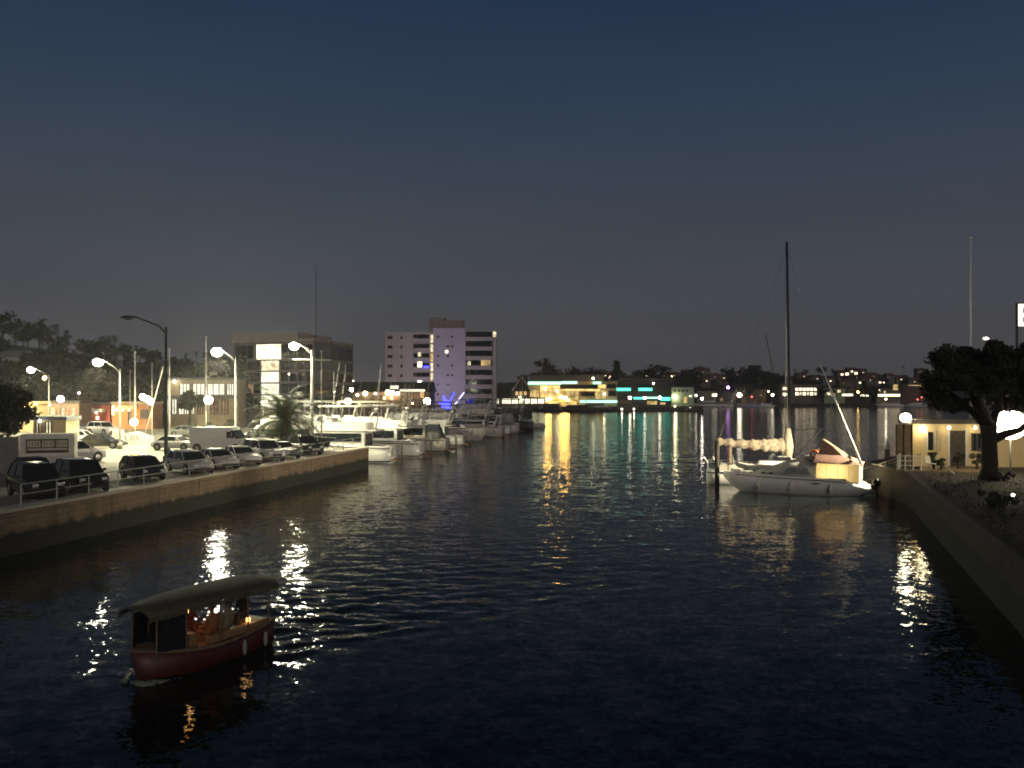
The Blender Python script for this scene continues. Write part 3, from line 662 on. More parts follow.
b.box('awning', 79, 94, 408, 411.5, M['awning'], 1.6); b.box('awning', 95, 106, 409, 412, M['awning'], 1.4)
for px in (82, 88, 99): b.lamp(px, 412.5, .14, 'lamp_warm', .9)
for p0, p1 in ((79.5, 81.5), (84, 89), (96, 99)): b.box('window', p0, p1, 416, 419.5, E['winhot'])
b = Bld('orange_shop', 'orange-lit shop building behind the glowing orange lamp', 112, 152, 404, 136, 4, 'orangewall', 'flat', 'tan')
b.box('window', 111.8, 114.5, 405, 415, E['winhot']); b.box('sign_band', 116, 138, 405, 409, M['tan'], .3)
for px in (119, 125, 131, 137): b.lamp(px, 410, .13, 'lamp_orange', .7)
b.box('window', 141, 148, 410, 418, E['windim'], bars=3); b.box('door', 128, 131, 411, 424, M['darkwall'])
b = Bld('lit_office', 'two-storey building with tall glowing window walls behind the lot', 165, 238, 380, 142, 4, 'tan', 'flat', 'officewall')
for p0, p1 in ((180, 190), (193, 205), (207.5, 225), (227, 234)): b.box('window', p0, p1, 384, 394.5, E['winpale'], bars=3)
for p0, p1, mm in ((166.5, 171, 'winpale'), (172, 177, 'winpale'), (179, 184, 'winhot'), (184.5, 189, 'winpale'), (191.5, 194.5, 'winhot'), (198, 203, 'windim'), (211, 218, 'windim'), (222, 228, 'windim')): b.box('window', p0, p1, 399.5, 414, E[mm], bars=2)
b.box('balcony_band', 165, 238, 395.5, 398.5, M['officewall'], .5); b.lamp(176, 381.5, .18, 'lamp_small', .7)

# dark glass office block with a lit stair column; its corner points at the camera
OY = 165; P = [(xa(233, OY+6), OY+6), (xa(314, OY), OY), (xa(353, OY+20), OY+20), (xa(275, OY+28), OY+28)]
off = thing('office_block', 'five-storey dark glass office with one lit column of windows', 'office building', (0, 0, 0))
ztop = za(341, OY); MB().prism(P, LOT-.3, ztop).build('wall', M['officewall'], off)
inset = lambda k: [(P[i][0]*(1-k)+sum(a for a, _ in P)/4*k, P[i][1]*(1-k)+sum(b_ for _, b_ in P)/4*k) for i in range(4)]
MB().prism(inset(-.02), ztop+.002, ztop+.55).build('parapet', M['pent'], off)
Q = inset(.16); MB().prism([(x_-2.5, y_) for x_, y_ in Q], ztop+.56, za(331, OY)).build('penthouse', M['pent'], off)
def face_pane(a, b_, u0, u1, z0, z1, m, parent, name='window', proud=.06):
    a, b_ = Vector(a), Vector(b_); d = b_-a; n = Vector((d.y, -d.x)).normalized(); p0, p1 = a+d*u0, a+d*u1
    return MB().slab([(p0.x+n.x*proud, p0.y+n.y*proud, z0), (p1.x+n.x*proud, p1.y+n.y*proud, z0), (p1.x+n.x*proud, p1.y+n.y*proud, z1), (p0.x+n.x*proud, p0.y+n.y*proud, z1)], (-n.x*(proud+.1), -n.y*(proud+.1), 0)).build(name, m, parent)
zs = np.linspace(LOT+.8, ztop-.4, 6); fh = zs[1]-zs[0]
rows = [(za(358.5, OY), za(343.5, OY)), (za(370, OY), za(358.8+1.2, OY)), (za(382, OY), za(371.5, OY)), (za(394, OY), za(383.5, OY)), (za(409, OY), za(395.5, OY))]
ubounds = [0.02, .10, .18, .26, .345, .60, .70, .80, .90, .985]
for fl, (z0, z1) in enumerate(rows):
    for k in range(9):
        u0, u1 = ubounds[k]+.006, ubounds[k+1]-.006
        if k == 4:
            sec = (E['winpale'], E['winwarm'], E['winpale'], E['winpale'], E['winpale'])[fl]
            if fl == 0: face_pane(P[0], P[1], .30, .60, z0, z1, E['winhot'], off)
            else: face_pane(P[0], P[1], .36, .575, z0, z1, sec if fl != 1 else E['win'], off)
            continue
        if fl == 0 and k == 3: continue
        face_pane(P[0], P[1], u0, u1, z0+.15, z1-.15, E['windim'] if (fl == 3 and k in (1, 2)) else M['glass'], off)
    for k in range(5): face_pane(P[1], P[2], .02+k*.196+.008, .02+(k+1)*.196-.008, z0+.15, z1-.15, M['glass'], off)
for px, py in ((334, 392), (312, 381), (289, 374)):
    p_ = at(px, py, OY-1); MB().ball((p_.x, p_.y, p_.z), .12, 8, 6).build('spot_lamp', E['lamp_far'], off)
ant = thing('radio_mast', 'very thin tall radio mast on the dark glass office roof', 'antenna', (xa(316, OY+8), OY+8, ztop+.5))
za_ = za(264, OY+8)-ztop-.5; MB().bar((0,0,0), (0,0,za_), .12, .06).build('mast', M['darkmetal'], ant)
MB().bar((-.5,0,za_*.8), (.5,0,za_*.8), .03).build('crosspiece', M['darkmetal'], ant)

# apartment tower
TY = 300
apt = thing('apartment_tower', 'white apartment tower with lavender-lit blank wall and stacked balconies', 'apartment building', (xa(440, TY), TY, LOT)); acx = xa(440, TY)
ax_ = lambda px: xa(px, TY)-acx
az_ = lambda py: za(py, TY)-LOT
MB().box(ax_(385), ax_(430), 0, 16, -.3, az_(332)).build('wall', M['aptwhite'], apt)
MB().box(ax_(433.5), ax_(465.5), -1.5, 16, -.3, az_(328.5)).build('wall_panel', M['lavender'], apt)
MB().box(ax_(430.05), ax_(433.45), .8, 15, -.3, az_(331)).build('stairwell', M['aptwhite'], apt)
MB().box(ax_(465.55), ax_(493), 1.2, 16, -.3, az_(330.5)).build('wall', M['aptwhite'], apt)
MB().box(ax_(428), ax_(443), 4, 12, az_(331)+.01, az_(317)).lathe([(3.0, az_(319.9)), (3.0, az_(316))], (ax_(436), 8, 0), 16).build('penthouse', M['pent'], apt)
MB().box(ax_(443.1), ax_(463), 5, 12, az_(328.4), az_(319)).build('plant_room', M['pent'], apt)
fl = [336+i*9.55 for i in range(8)]
for i, y_ in enumerate(fl):
    if i < 7:
        MB().box(ax_(430.6), ax_(432.9), .55, .85, az_(y_+6.3), az_(y_-1.5)).build('stair_window', E['winwarm' if i in (2, 5) else 'win'], apt)
    for p0, p1 in ((387.5, 392.5), (400.5, 402.5)):
        if i < 5: MB().box(ax_(p0), ax_(p1), -.06, .05, az_(y_+3), az_(y_)).build('window', M['glass'], apt)
    for p0, p1 in ((437.5, 439.5), (447, 449.5), (451.5, 453.5)):
        if i < 7 and (i+int(p0)) % 3: MB().box(ax_(p0), ax_(p1), -1.56, -1.4, az_(y_+2), az_(y_)).build('window', M['glass'], apt)
    # left balconies: recessed dark glazing behind a parapet
    if i < 7:
        MB().box(ax_(413.5), ax_(429.3), -.08, .05, az_(y_+2.6), az_(y_-1.6)).build('balcony_glazing', M['glass'], apt)
        MB().box(ax_(413.2), ax_(429.6), -1.0, -.82, az_(y_+6.0), az_(y_+2.7)).box(ax_(413.2), ax_(429.6), -.815, -.09, az_(y_+6), az_(y_+5.6)).build('balcony', M['aptwhite'], apt)
    # right balconies: continuous slabs and parapets
    if i < 8:
        MB().box(ax_(466), ax_(491.5), 1.1, 1.25, az_(y_+.6), az_(y_-4.6)).build('balcony_glazing', M['glass'], apt)
        MB().box(ax_(465.6), ax_(492.5), -1.1, -.9, az_(y_+5.0), az_(y_+1.4)).box(ax_(465.6), ax_(492.5), -.89, 1.09, az_(y_+5.0), az_(y_+4.4)).build('balcony', M['aptwhite'], apt)
MB().box(ax_(493.05), ax_(496), -1.3, 15, -.3, az_(331.5)).build('end_wall', M['aptwhite'], apt)
for p0, p1, y0, y1, mm, yy in ((417.5, 422, 361.5, 367.5, 'winhot', -.16), (418, 421, 352.5, 356.5, 'win', -.16), (417.5, 422, 380, 386, 'winhot', -.16), (481, 490.5, 359.8, 365.5, 'goldsoft', 1.0), (467.5, 470.5, 361, 365, 'win', 1.0), (493.2, 496.2, 332, 337, 'win', -1.42), (445.6, 448.4, 350.5, 353.3, 'winhot', -1.64)):
    MB().box(ax_(p0), ax_(p1), yy, yy+.1, az_(y1), az_(y0)).build('lit_window', E[mm], apt)
MB().box(ax_(424), ax_(429), -1.1, -1.02, az_(367.6), az_(366.2)).build('blue_strip', E['blue'], apt)
wash = lamp_light('SPOT', 3600, (.78,.66,1), apt, (ax_(449), -22, 1.5), (R(118), 0, 0), .5, 80, .6)
wash2 = lamp_light('SPOT', 2600, (1,.78,.76), apt, (ax_(408), -24, 2.0), (R(115), 0, 0), .5, 95, .6)
fx = thing('light_fitting', 'row of ground floodlights washing the lavender-lit tower wall', 'floodlight', (xa(449, TY-22), TY-22, LOT))
MB().box(-1.5, 1.5, -.3, .3, 0, .25).build('base', M['darkmetal'], fx); MB().box(-.5, .5, -.25, .25, .25, .7).build('housing', M['darkmetal'], fx)

# restaurant row under the tower
b = Bld('harbour_restaurant', 'brown low restaurant with pitched roof and bright strip light', 344, 430, 392, 215, 14, 'brown', 'ridge', 'darkwall', rise=2.6, cat='restaurant')
b.box('lit_fascia', 400, 425, 389.3, 391.6, E['winpale'], .8); b.box('lit_sign', 390.5, 398.5, 385.5, 389, E['winpale'], .5)
b.box('window', 401, 420, 392.5, 399, E['windim'], bars=6); b.box('lit_post', 420.5, 424, 391.7, 398, E['winwarm'], .6)
for px, py, r_, mm in ((365.8, 393.5, .5, 'lamp_warm'), (376, 393.5, .22, 'lamp_small'), (388.5, 392.7, .62, 'lamp_warm'), (393, 393, .5, 'lamp_warm'), (398, 393.5, .4, 'lamp_warm'), (358, 395, .25, 'lamp_warm'), (385, 398, .22, 'lamp_orange'), (392, 398, .2, 'lamp_orange'), (413, 403, .2, 'lamp_orange')): b.lamp(px, py, r_, mm, 1.0)
b.box('window', 350, 362, 396, 402, E['windim'], bars=4); b.box('window', 371, 384, 396, 402, E['windim'], bars=4)
globe_post(427, 401.5, 205, .8, 'large warm globe lamp at the foot of the apartment tower', 'lamp_warm')
globe_post(419.5, 383.5, 260, .6, 'warm lamp high on a post left of the tower stairwell', 'lamp_small')
globe_post(353, 381, 190, .14, 'small white lamp right of the dark glass office', 'lamp_far'); globe_post(351.5, 389.5, 150, .3, 'white lamp at the right foot of the dark glass office', 'lamp_small')

bs = thing('neon_sculpture', 'glowing blue star-shaped light display at the tower foot', 'neon display', (xa(445, 235), 235, LOT))
zb_ = za(409, 235)-LOT; m_ = MB()
for px, py in ((439.5, 402.5), (443.5, 395.5), (447, 402.5), (450.5, 405), (446.5, 409.5), (441.5, 407), (449, 400.5), (450, 408.5)): m_.bar((xa(445.5,235)-xa(445,235),0,za(404.5,235)-LOT), (xa(px,235)-xa(445,235),0,za(py,235)-LOT), .75, .25)
m_.build('tubes', E['blue'], bs); MB().bar((0,0,0), (0,0,zb_+1), .2).build('stand', M['darkmetal'], bs)
for (p, q_, mm, lb) in (((449, 404.5), (453.5, 393), 'blue', 'slanted blue neon tube right of the blue star'), ((458, 400.5), (464, 392.5), 'bluewhite', 'slanted white-blue neon tube, longest of the slanted tubes'), ((454.5, 404.5), (457.5, 401.5), 'bluewhite', 'short white-blue neon tube below the longest tube')):
    o = thing('neon_tube', lb, 'neon tube', (xa(p[0], 232), 232, LOT)); d0 = (0, 0, za(p[1], 232)-LOT); d1 = (xa(q_[0],232)-xa(p[0],232), 0, za(q_[1],232)-LOT)
    MB().bar(d0, d1, .16).build('tube', E[mm], o); MB().bar((0,.1,0), (d1[0],.1,d1[2]), .06).build('stand', M['darkmetal'], o)

# ---------------------------------------------------------------- bright restaurant quay in the centre
CY = 418
b = Bld('a_frame', 'pale A-frame gable house left of the bright restaurant', 513, 530, 391, CY, 12, 'housewall', 'gable', 'darkwall', rise=6.5)
MB().path([(-b.W-.5,-.5,b.h), (0,-.5,b.h+6.8), (b.W+.5,-.5,b.h)], .35).build('gable_trim', M['offwhite'], b.o)
for p0 in (515.5, 519.5, 524): b.box('window', p0, p0+2.6, 391.5, 395, E['winwarm'])
for p0 in (518.5, 522): b.box('window', p0, p0+2, 385.5, 388.5, E['windim'])
b.lamp(520, 397, .35, 'lamp_warm', 1.5)
b = Bld('bright_restaurant', 'large glowing yellow waterfront restaurant with pale teal neon roof edge', 529, 617, 381.5, CY+2, 22, 'tan', 'flat', 'housewall', cat='restaurant')
MB().box(-b.W+1, b.W-6, 4, 20, b.h+.36, b.h+3.2).build('upper_roof', M['housewall'], b.o)
b.box('neon_strip', 528, 561, 381.8, 384.4, E['tealpale'], .8); b.box('neon_strip', 561.2, 577, 381.4, 383.6, E['tealpale'], .7); b.box('neon_strip', 593, 601, 381.8, 384, E['tealpale'], .7)
b.box('window', 540, 560, 385.5, 400, E['gold'], bars=5); b.box('window', 530, 539.5, 390, 397, E['goldsoft'], bars=3)  # glowing panes stand in for the lamp-lit yellow wall
b.box('window', 560.5, 597, 384.8, 388.6, M['glass'], bars=8); b.box('lit_balcony', 560.5, 600, 389, 391, E['gold'], .5)
b.box('window', 561, 579, 391.3, 400, E['goldsoft'], bars=4); b.box('window', 580.5, 594, 392, 396, M['glass'], bars=3); b.box('window', 595, 606, 390, 399, E['goldsoft'], bars=2)
b.box('window', 598, 606, 384.6, 388.5, E['gold'], bars=2); b.box('window', 607, 616, 384, 388, M['glass'], bars=2); b.box('window', 608, 616, 391, 396, M['glass'], bars=2)
b.box('neon_strip', 580, 617, 400.5, 402.6, E['tealpale'], 1.0); b.box('window', 545, 577, 401.5, 405.5, E['gold'], bars=10)
for px, py in ((557, 391), (593, 378.5), (545, 389), (604, 394)): b.lamp(px, py, .45, 'lamp_warm', 1.2)
for px, py, r_ in ((547, 399.5, .75), (550, 398.5, .55), (561, 397, .8), (565, 398, .8), (568, 400, .5)): b.lamp(px, py, r_, 'lamp_gold_added', 2.5)  # gold globes added to throw the bright columns on the water
b = Bld('promenade_pavilion', 'long low lit colonnade in front of the A-frame', 484, 545, 398.3, CY-8, 5, 'brown', 'flat', 'darkwall')
for p0, p1 in ((485, 492), (494, 499), (502, 511), (512, 518), (519, 524), (525, 530), (531, 537), (538, 544)): b.box('window', p0, p1, 398.8, 403.5, E['winhot' if p0 > 500 else 'winpale'], bars=3)
b = Bld('neon_hall', 'long dark waterfront hall trimmed with teal neon bars', 617.5, 671, 379.5, CY+2, 22, 'darkwall', 'flat', 'housewall')
b.box('neon_bar', 616.8, 630.5, 388, 390.8, E['teal'], .7); b.box('neon_bar', 638.5, 652, 388, 390.8, E['teal'], .7); b.box('neon_bar', 633.5, 645, 397.2, 399.2, E['teal'], .8); b.box('neon_bar', 645.5, 660, 397, 398.6, E['tealpale'], .8); b.box('neon_bar', 660.5, 670, 397.3, 400.5, E['teal'], .8)
b.box('window', 647, 657, 401, 404.5, E['goldsoft'], bars=4); b.box('window', 660, 665.5, 402.5, 404.5, E['winwarm']); b.box('window', 618, 630, 384.5, 387, M['glass'], bars=3); b.box('window', 636, 652, 384, 387, M['glass'], bars=4)
b.box('wall_band', 618, 632, 400, 404, M['brown'], .3); b.lamp(653, 383.5, .35, 'lamp_far', 1)
b = Bld('green_house', 'pale green square building right of the teal neon hall', 671.5, 694, 387.5, CY+6, 14, 'greenwall', 'flat', 'slate')
for p0 in (674, 678, 682, 686): b.box('window', p0, p0+2, 389.5, 392, M['darkwall'])
b.box('window', 683.5, 687, 397, 403, E['goldsoft']); b.lamp(675, 397, .8, 'lamp_warm', 1.5); b.lamp(690, 396, .2, 'lamp_far', 1)
for px, py, r_, lb in ((630, 397.8, .85, 'first bright quay lamp from the left below the teal neon'), (644.8, 397.8, .75, 'second quay lamp below the teal neon, between two teal bars'), (659.8, 397.6, .85, 'third quay lamp below the teal neon, at the right bar'), (696, 395.5, .5, 'slim white quay lamp right of the pale green building')):
    globe_post(px, py, CY-6, r_*.8, lb, 'lamp_quay')
for px, py, lb in ((610, 408.5, 'small white dock light at the right end of the bright restaurant'), (634, 409, 'small warm dock light under the first quay lamp'), (622, 409.2, 'small warm dock light left of the first quay lamp'), (675, 406.2, 'warm dock light in front of the green building'), (690, 407.5, 'greenish dock light right of the green building')):
    globe_post(px, py, 407.5, .3, lb, 'lamp_far', 0)
dk = thing('floating_dock', 'dark floating dock in front of the bright restaurant', 'dock', (0, 0, 0))
MB().box(xa(548, 404), xa(700, 404), 402, 408.8, -.3, .5).build('deck', M['darkwood'], dk)
for px in (560, 585, 610, 640, 668, 690): MB().bar((xa(px, 401.6), 401.6, -1), (xa(px, 401.6), 401.6, 3), .25).build('piling', M['darkwood'], dk)

# ---------------------------------------------------------------- far right shore
FY = 558
def shore(name, label, px0, px1, top, m, wins, roof='ridge', rm='darkwall', Y=FY+6, rise=2.0, cat='house'):
    b = Bld(name, label, px0, px1, top, Y, 12, m, roof, rm, rise=rise, cat=cat)
    for (p0, p1, y0, y1, mm) in wins: b.box('window', p0, p1, y0, y1, E[mm])
    return b
shore('waterfront_house', 'low house at the water left of the purple light', 697, 716, 391, 'housewall', [(712, 717, 393.5, 396.5, 'winhot')])
b = shore('purple_lit_bar', 'dark bar with a purple light on its roof', 717, 737, 392, 'darkwall', [(720, 723, 398, 401, 'windim')], 'hip'); b.lamp(727.5, 387.5, .9, 'purple', 1.5)
shore('waterfront_house', 'dark house between the yellow globe lamp and the big waterfront tree', 742, 766, 389, 'brown', [(760, 762, 394.5, 396, 'windim'), (751, 752.5, 396, 397.5, 'redlamp')])
shore('waterfront_hall', 'wide hall with two rows of bright windows behind the tall mast', 781, 821, 384.5, 'housewall', [(783, 786, 387.4, 389.8, 'far_win'), (786.6, 789.5, 387.4, 389.8, 'far_win'), (783, 786, 393, 395.6, 'far_win'), (786.6, 789.5, 393, 395.6, 'far_win')]+[(795.5+i*3.7, 798.2+i*3.7, 388, 390.6, 'far_win') for i in range(6)]+[(795.5+i*3.7, 798.2+i*3.7, 392.2, 395.2, 'win' if i % 2 else 'far_win') for i in range(6)], 'flat', cat='building')
shore('waterfront_house', 'pale greenish house right of the hall behind the slanted pole', 824, 845, 388, 'greenwall', [(825, 830, 391.5, 395, 'winhot'), (837.5, 840.5, 390, 392.5, 'win'), (831, 835, 393.5, 396, 'goldsoft')], 'hip')
shore('waterfront_cafe', 'low cafe with a bright strip window and orange lamp', 846, 871, 391, 'darkwall', [(842, 853, 393.8, 396, 'winhot'), (857, 860, 391.5, 394.5, 'goldsoft'), (860.5, 868.5, 394.5, 396.3, 'winhot')], 'flat', cat='cafe')
shore('waterfront_house', 'house with one long bright white strip at the water', 877, 901, 388.5, 'housewall', [(878, 900, 394.2, 396.4, 'far_win'), (893, 898, 384.5, 390, 'goldsoft'), (879, 880.5, 389.5, 391.5, 'far_win'), (884, 885.5, 391, 393, 'win')], 'hip')
shore('waterfront_house', 'pale two-storey house with lit eaves left of the large tree', 902, 943, 385, 'brown', [(908, 940, 384.6, 385.8, 'goldsoft'), (921, 926, 386, 389, 'goldsoft'), (925, 932, 390, 391, 'win'), (936, 940, 385.8, 387.6, 'winhot')], 'flat')
for px, py, r_, mm, lb in ((739.5, 395, 1.4, 'lamp_quay', 'large round yellow lamp on the far shore'), (772.5, 395, .75, 'lamp_quay', 'warm lamp on the far shore just left of the tall mast'), (768.5, 391.5, .4, 'lamp_far', 'small lamp above the warm lamp left of the mast'), (886, 399, .5, 'lamp_quay', 'lamp at the waterline below the long white strip'), (858, 392, .5, 'lamp_orange', 'orange lamp by the low cafe'), (917.5, 399.5, .5, 'redlamp', 'left one of two red lamps under the pale two-storey house'), (921.5, 397.5, .5, 'redlamp', 'right one of two red lamps under the pale two-storey house')):
    globe_post(px, py, FY, r_, lb, mm)
for i, px in enumerate((700, 718, 733, 744, 752, 779, 822, 833, 848, 866, 874, 900, 908, 930)):
    far_tree('broad' if i % 4 else 'palm', px, 386-random.random()*7, FY+3+(i % 3)*6, LOT-.1, 'dark bushy tree along the far right waterfront between the lit houses', 'trees on the far waterfront', random.uniform(.9, 1.3))
# houses on the far hills
k = 0
for px, py, r_, mm in ((605, 375.5, 1, 'far_win'), (593, 378, 1, 'far_win'), (610, 376.5, .9, 'far_win'), (639.5, 375, 1, 'far_win'), (646, 376.5, 1.5, 'far_win'), (665, 376.5, 1.2, 'far_win'), (672.7, 375.8, 2.0, 'lamp_far'), (698, 376.5, 1.4, 'far_win'), (715, 377, .8, 'windim'), (724, 378.2, 1, 'win'), (730.5, 377.5, .8, 'win'), (737.8, 375.3, 1.2, 'far_win'), (757, 369, .8, 'windim'), (842, 374.5, 1.5, 'far_win'), (847, 374, 2, 'far_win'), (852, 371.5, 1.2, 'far_win'), (856, 373.3, 1.8, 'far_win'), (863, 372.5, .8, 'win'), (873, 376.5, 1.4, 'windim'), (860, 382.7, 1, 'far_win'), (880, 382.5, 1.1, 'far_win'), (771, 383.5, .9, 'win'), (703, 372, .8, 'windim'), (690, 373.5, .9, 'windim'), (812, 383, .7, 'win'), (920, 372, .8, 'windim'), (905, 379, .8, 'windim'), (650, 377.5, .8, 'win'), (620, 377, .7, 'windim'))+tuple((560+i*12.3+(i*37 % 9)-4, 376.5+(i*53 % 10)*.75, .45+(i*29 % 5)*.1, ('far_win', 'win', 'far_win', 'windim')[i % 4]) for i in range(31)):
    Y = 800 if py < 380 else 700; w_ = random.uniform(7, 13); k += 1
    x = xa(px, Y); z = za(py, Y); o = thing('hill_house', 'dim house with a small lit window on the dark far hills', 'house', (x, Y, z-3.5), 0, 'houses on the far hills')
    off_ = random.uniform(-.3, .3)*w_
    MB().box(-w_/2+off_, w_/2+off_, 0, 8, -4, 5.2).build('wall', M['housewall'], o)
    MB().slab([(-w_/2+off_-.5, -.5, 5.202), (-w_/2+off_-.5, 8.5, 5.202), (-w_/2+off_-.5, 4, 7.3)], (w_+1, 0, 0)).build('roof', M['redroof'], o)
    MB().box(-r_*.75, r_*.75, -.12, .05, 3.5-r_*.55, 3.5+r_*.55).build('window', E[mm if mm != 'lamp_far' else 'far_win'], o)
# houses on the near bluff
for px, py, w_, lb in ((12, 357, 16, 'pale hip-roofed house high on the bluff at the far left'), (30, 358, 7, 'small pale house right of the bluff villa'), (52, 366, 11, 'dim house on the bluff above the farthest-left lamp'), (168, 367, 8, 'house with a lit window right of the unlit lamp pole'), (176, 381, 6, 'small house with porch light above the two-storey building'), (205, 372, 10, 'dim house on the bluff behind the lit two-storey building')):
    Y = 285; x = xa(px, Y); z = za(py, Y); o = thing('bluff_house', lb, 'house', (x, Y, z-3))
    MB().box(-w_/2, w_/2, 0, 8, -6, 3).build('wall', M['offwhite'], o)
    MB().loft([[(-w_/2-.5,-.5,3.002),(w_/2+.5,-.5,3.002),(w_/2+.5,8.5,3.002),(-w_/2-.5,8.5,3.002)], [(-w_*.25,3.5,5.2),(w_*.25,3.5,5.2),(w_*.25,4.5,5.2),(-w_*.25,4.5,5.2)]]).build('roof', M['greywall'], o)
    for u in (-.3, 0, .3): MB().box(u*w_-.6, u*w_+.6, -.08, .05, .6, 2).build('window', E['far_win'] if (px in (168, 176) and u == 0) else M['glass'], o)

# ---------------------------------------------------------------- trailer, sign, fence, hedge, monument sign
Yt = 58.5; tr_ = thing('site_trailer', 'white box trailer with a dark three-panel sign', 'trailer', (xa(19, Yt), Yt, LOT), R(22))
MB().box(0, 3.35, 0, 2.4, .35, 2.68).build('body', M['offwhite'], tr_, bevel=.03)
for x_ in (.5, 2.6):
    for y_ in (.9, 1.6): MB().lathe([(.34,-.1),(.34,.1)], (x_, y_, .34), 14, 'y').build('wheel', M['rubber'], tr_)
sb_ = MB().box(.42, 2.98, -.05, -.002, 1.42, 2.36).build('sign_board', M['signdark'], tr_)
for a, c in ((.5, 1.28), (1.38, 2.12), (2.22, 2.9)): MB().box(a, c, -.06, -.0505, 1.82, 2.26).build('sign_panel', M['signpale'], sb_)
MB().box(.5, 2.9, -.06, -.0505, 1.6, 1.74).build('sign_line', M['signpale'], sb_)
st_ = MB()
for a in (.62, .78, .95, 1.1, 1.5, 1.66, 1.85, 1.98, 2.3, 2.45, 2.62, 2.75): st_.box(a, a+.045, -.066, -.0605, 1.9, 2.14+.05*(int(a*10) % 2))
st_.build('lettering', M['signdark'], sb_)
fe = thing('board_fence', 'grey board fence left of the white trailer', 'fence', (xa(-40, 59.5), 59.5, LOT))
MB().box(0, xa(18.2, 59.5)-xa(-40, 59.5), 0, .08, 0, 2.5).build('boards', M['greywall'], fe)
for k in range(4): MB().box(k*1.3, k*1.3+.1, -.06, -.002, 0, 2.55).build('post', M['greywall'], fe)

def leafy(name, label, cat, loc, r, n, size, nclump, m, seed, trunk=None, cz=None):
    o = thing(name, label, cat, loc); rng = np.random.default_rng(seed)
    c = crown_pts(n, r, rng, nclump)+np.array([0, 0, cz if cz is not None else r[2]])
    me_ = quad_mesh('crown', leaf_arr(c, size, rng), [M[m]]); co = bpy.data.objects.new('crown', me_); COL.objects.link(co); co.parent = o
    if trunk: trunk.build('trunk', M['bark'], o, True)
    else: MB().path([(0,0,-.05), (.03,0,r[2]*.5), (0,.05,r[2]*1.2)], [.1,.08,.03]).build('trunk', M['bark'], o, True)
    return o
leafy('round_tree', 'dense round dark tree behind the grey board fence', 'tree', (xa(8, 63), 63, LOT), (1.95, 1.9, 2.15), 9000, .16, 40, 'leafblack', 3, MB().bar((0,0,-.05),(0,0,4.0),.16,.1), 4.25)
ms = thing('monument_sign', 'pale mounded monument sign lit by the orange lamp', 'sign', (xa(130, 96), 96, LOT))
hx = lambda px: xa(px, 96)-xa(130, 96)
hz = lambda py: za(py, 96)-LOT
MB().slab([(hx(109), 0, -.02), (hx(152), 0, -.02), (hx(152), 0, hz(438)), (hx(144), 0, hz(434)), (hx(137), 0, hz(431.5)), (hx(128), 0, hz(433)), (hx(116), 0, hz(434.5)), (hx(109), 0, hz(436))], (0, .5, 0)).build('slab', M['coping'], ms)
le = MB()
for px, q_ in ((123, 1), (126.5, -1), (130.5, 1), (134, 0), (138, -1)):
    x_ = hx(px); le.slab([(x_-.06, -.03, hz(441)), (x_+.06, -.03, hz(441)), (x_+.06+.16*q_, -.03, hz(435.5)), (x_-.06+.16*q_, -.03, hz(435.5))], (0, .028, 0))
le.build('lettering', M['signdark'], ms)
pb = thing('utility_cabinet', 'pale upright utility cabinet left of the monument sign', 'cabinet', (xa(117, 93), 93, LOT))
MB().box(-.5, .5, 0, .6, 0, 1.6).build('cabinet', M['offwhite'], pb, bevel=.03); MB().box(-.4, .4, -.02, -.001, .15, 1.5).build('door', M['concrete'], pb)

# date palm by the car park
rng = np.random.default_rng(5); py_ = 83
dp = thing('date_palm', 'bushy date palm with short thick trunk beside the railing cars', 'palm', (xa(284, py_), py_, LOT))
tz = za(422, py_)-LOT
MB().lathe([(.62, -.05), (.5, .25), (.46, tz*.6), (.58, tz*.85), (.66, tz), (.3, tz+.35)], n=14).build('trunk', M['bark'], dp, True)
qd = palm_fronds(rng, 84, 4.6, 1.6, .17, 28, (-.3, 1.52))+np.array([0, 0, tz+.15])
me_ = quad_mesh('crown', qd, [M['frond']]); co = bpy.data.objects.new('crown', me_); COL.objects.link(co); co.parent = dp
for px, Y, r_, lb in ((243, 92, 1.0, 'low dark shrub behind the white van nose'), (192, 116, 1.1, 'dark shrub before the lit two-storey building'), (213, 118, 1.2, 'dark shrub right of the globe lamp at the lit two-storey building'), (231, 120, 1.4, 'tall dark shrub at the foot of the lamp above the van'), (322, 82, .8, 'dark shrub between the crossbar lamp and the slim pole')):
    leafy('shrub', lb, 'shrub', (xa(px, Y), Y, LOT), (r_, r_, r_*.8), 1400, .12, 14, 'leafdark', px)
leafy('palm_like_tree', 'small dark tree in front of the lit two-storey windows', 'tree', (xa(190, 125), 125, LOT), (2.2, 2, 1.5), 2500, .2, 20, 'leafdark', 77, MB().bar((0,0,-.05),(0,0,4.3),.2,.12), 4.6)

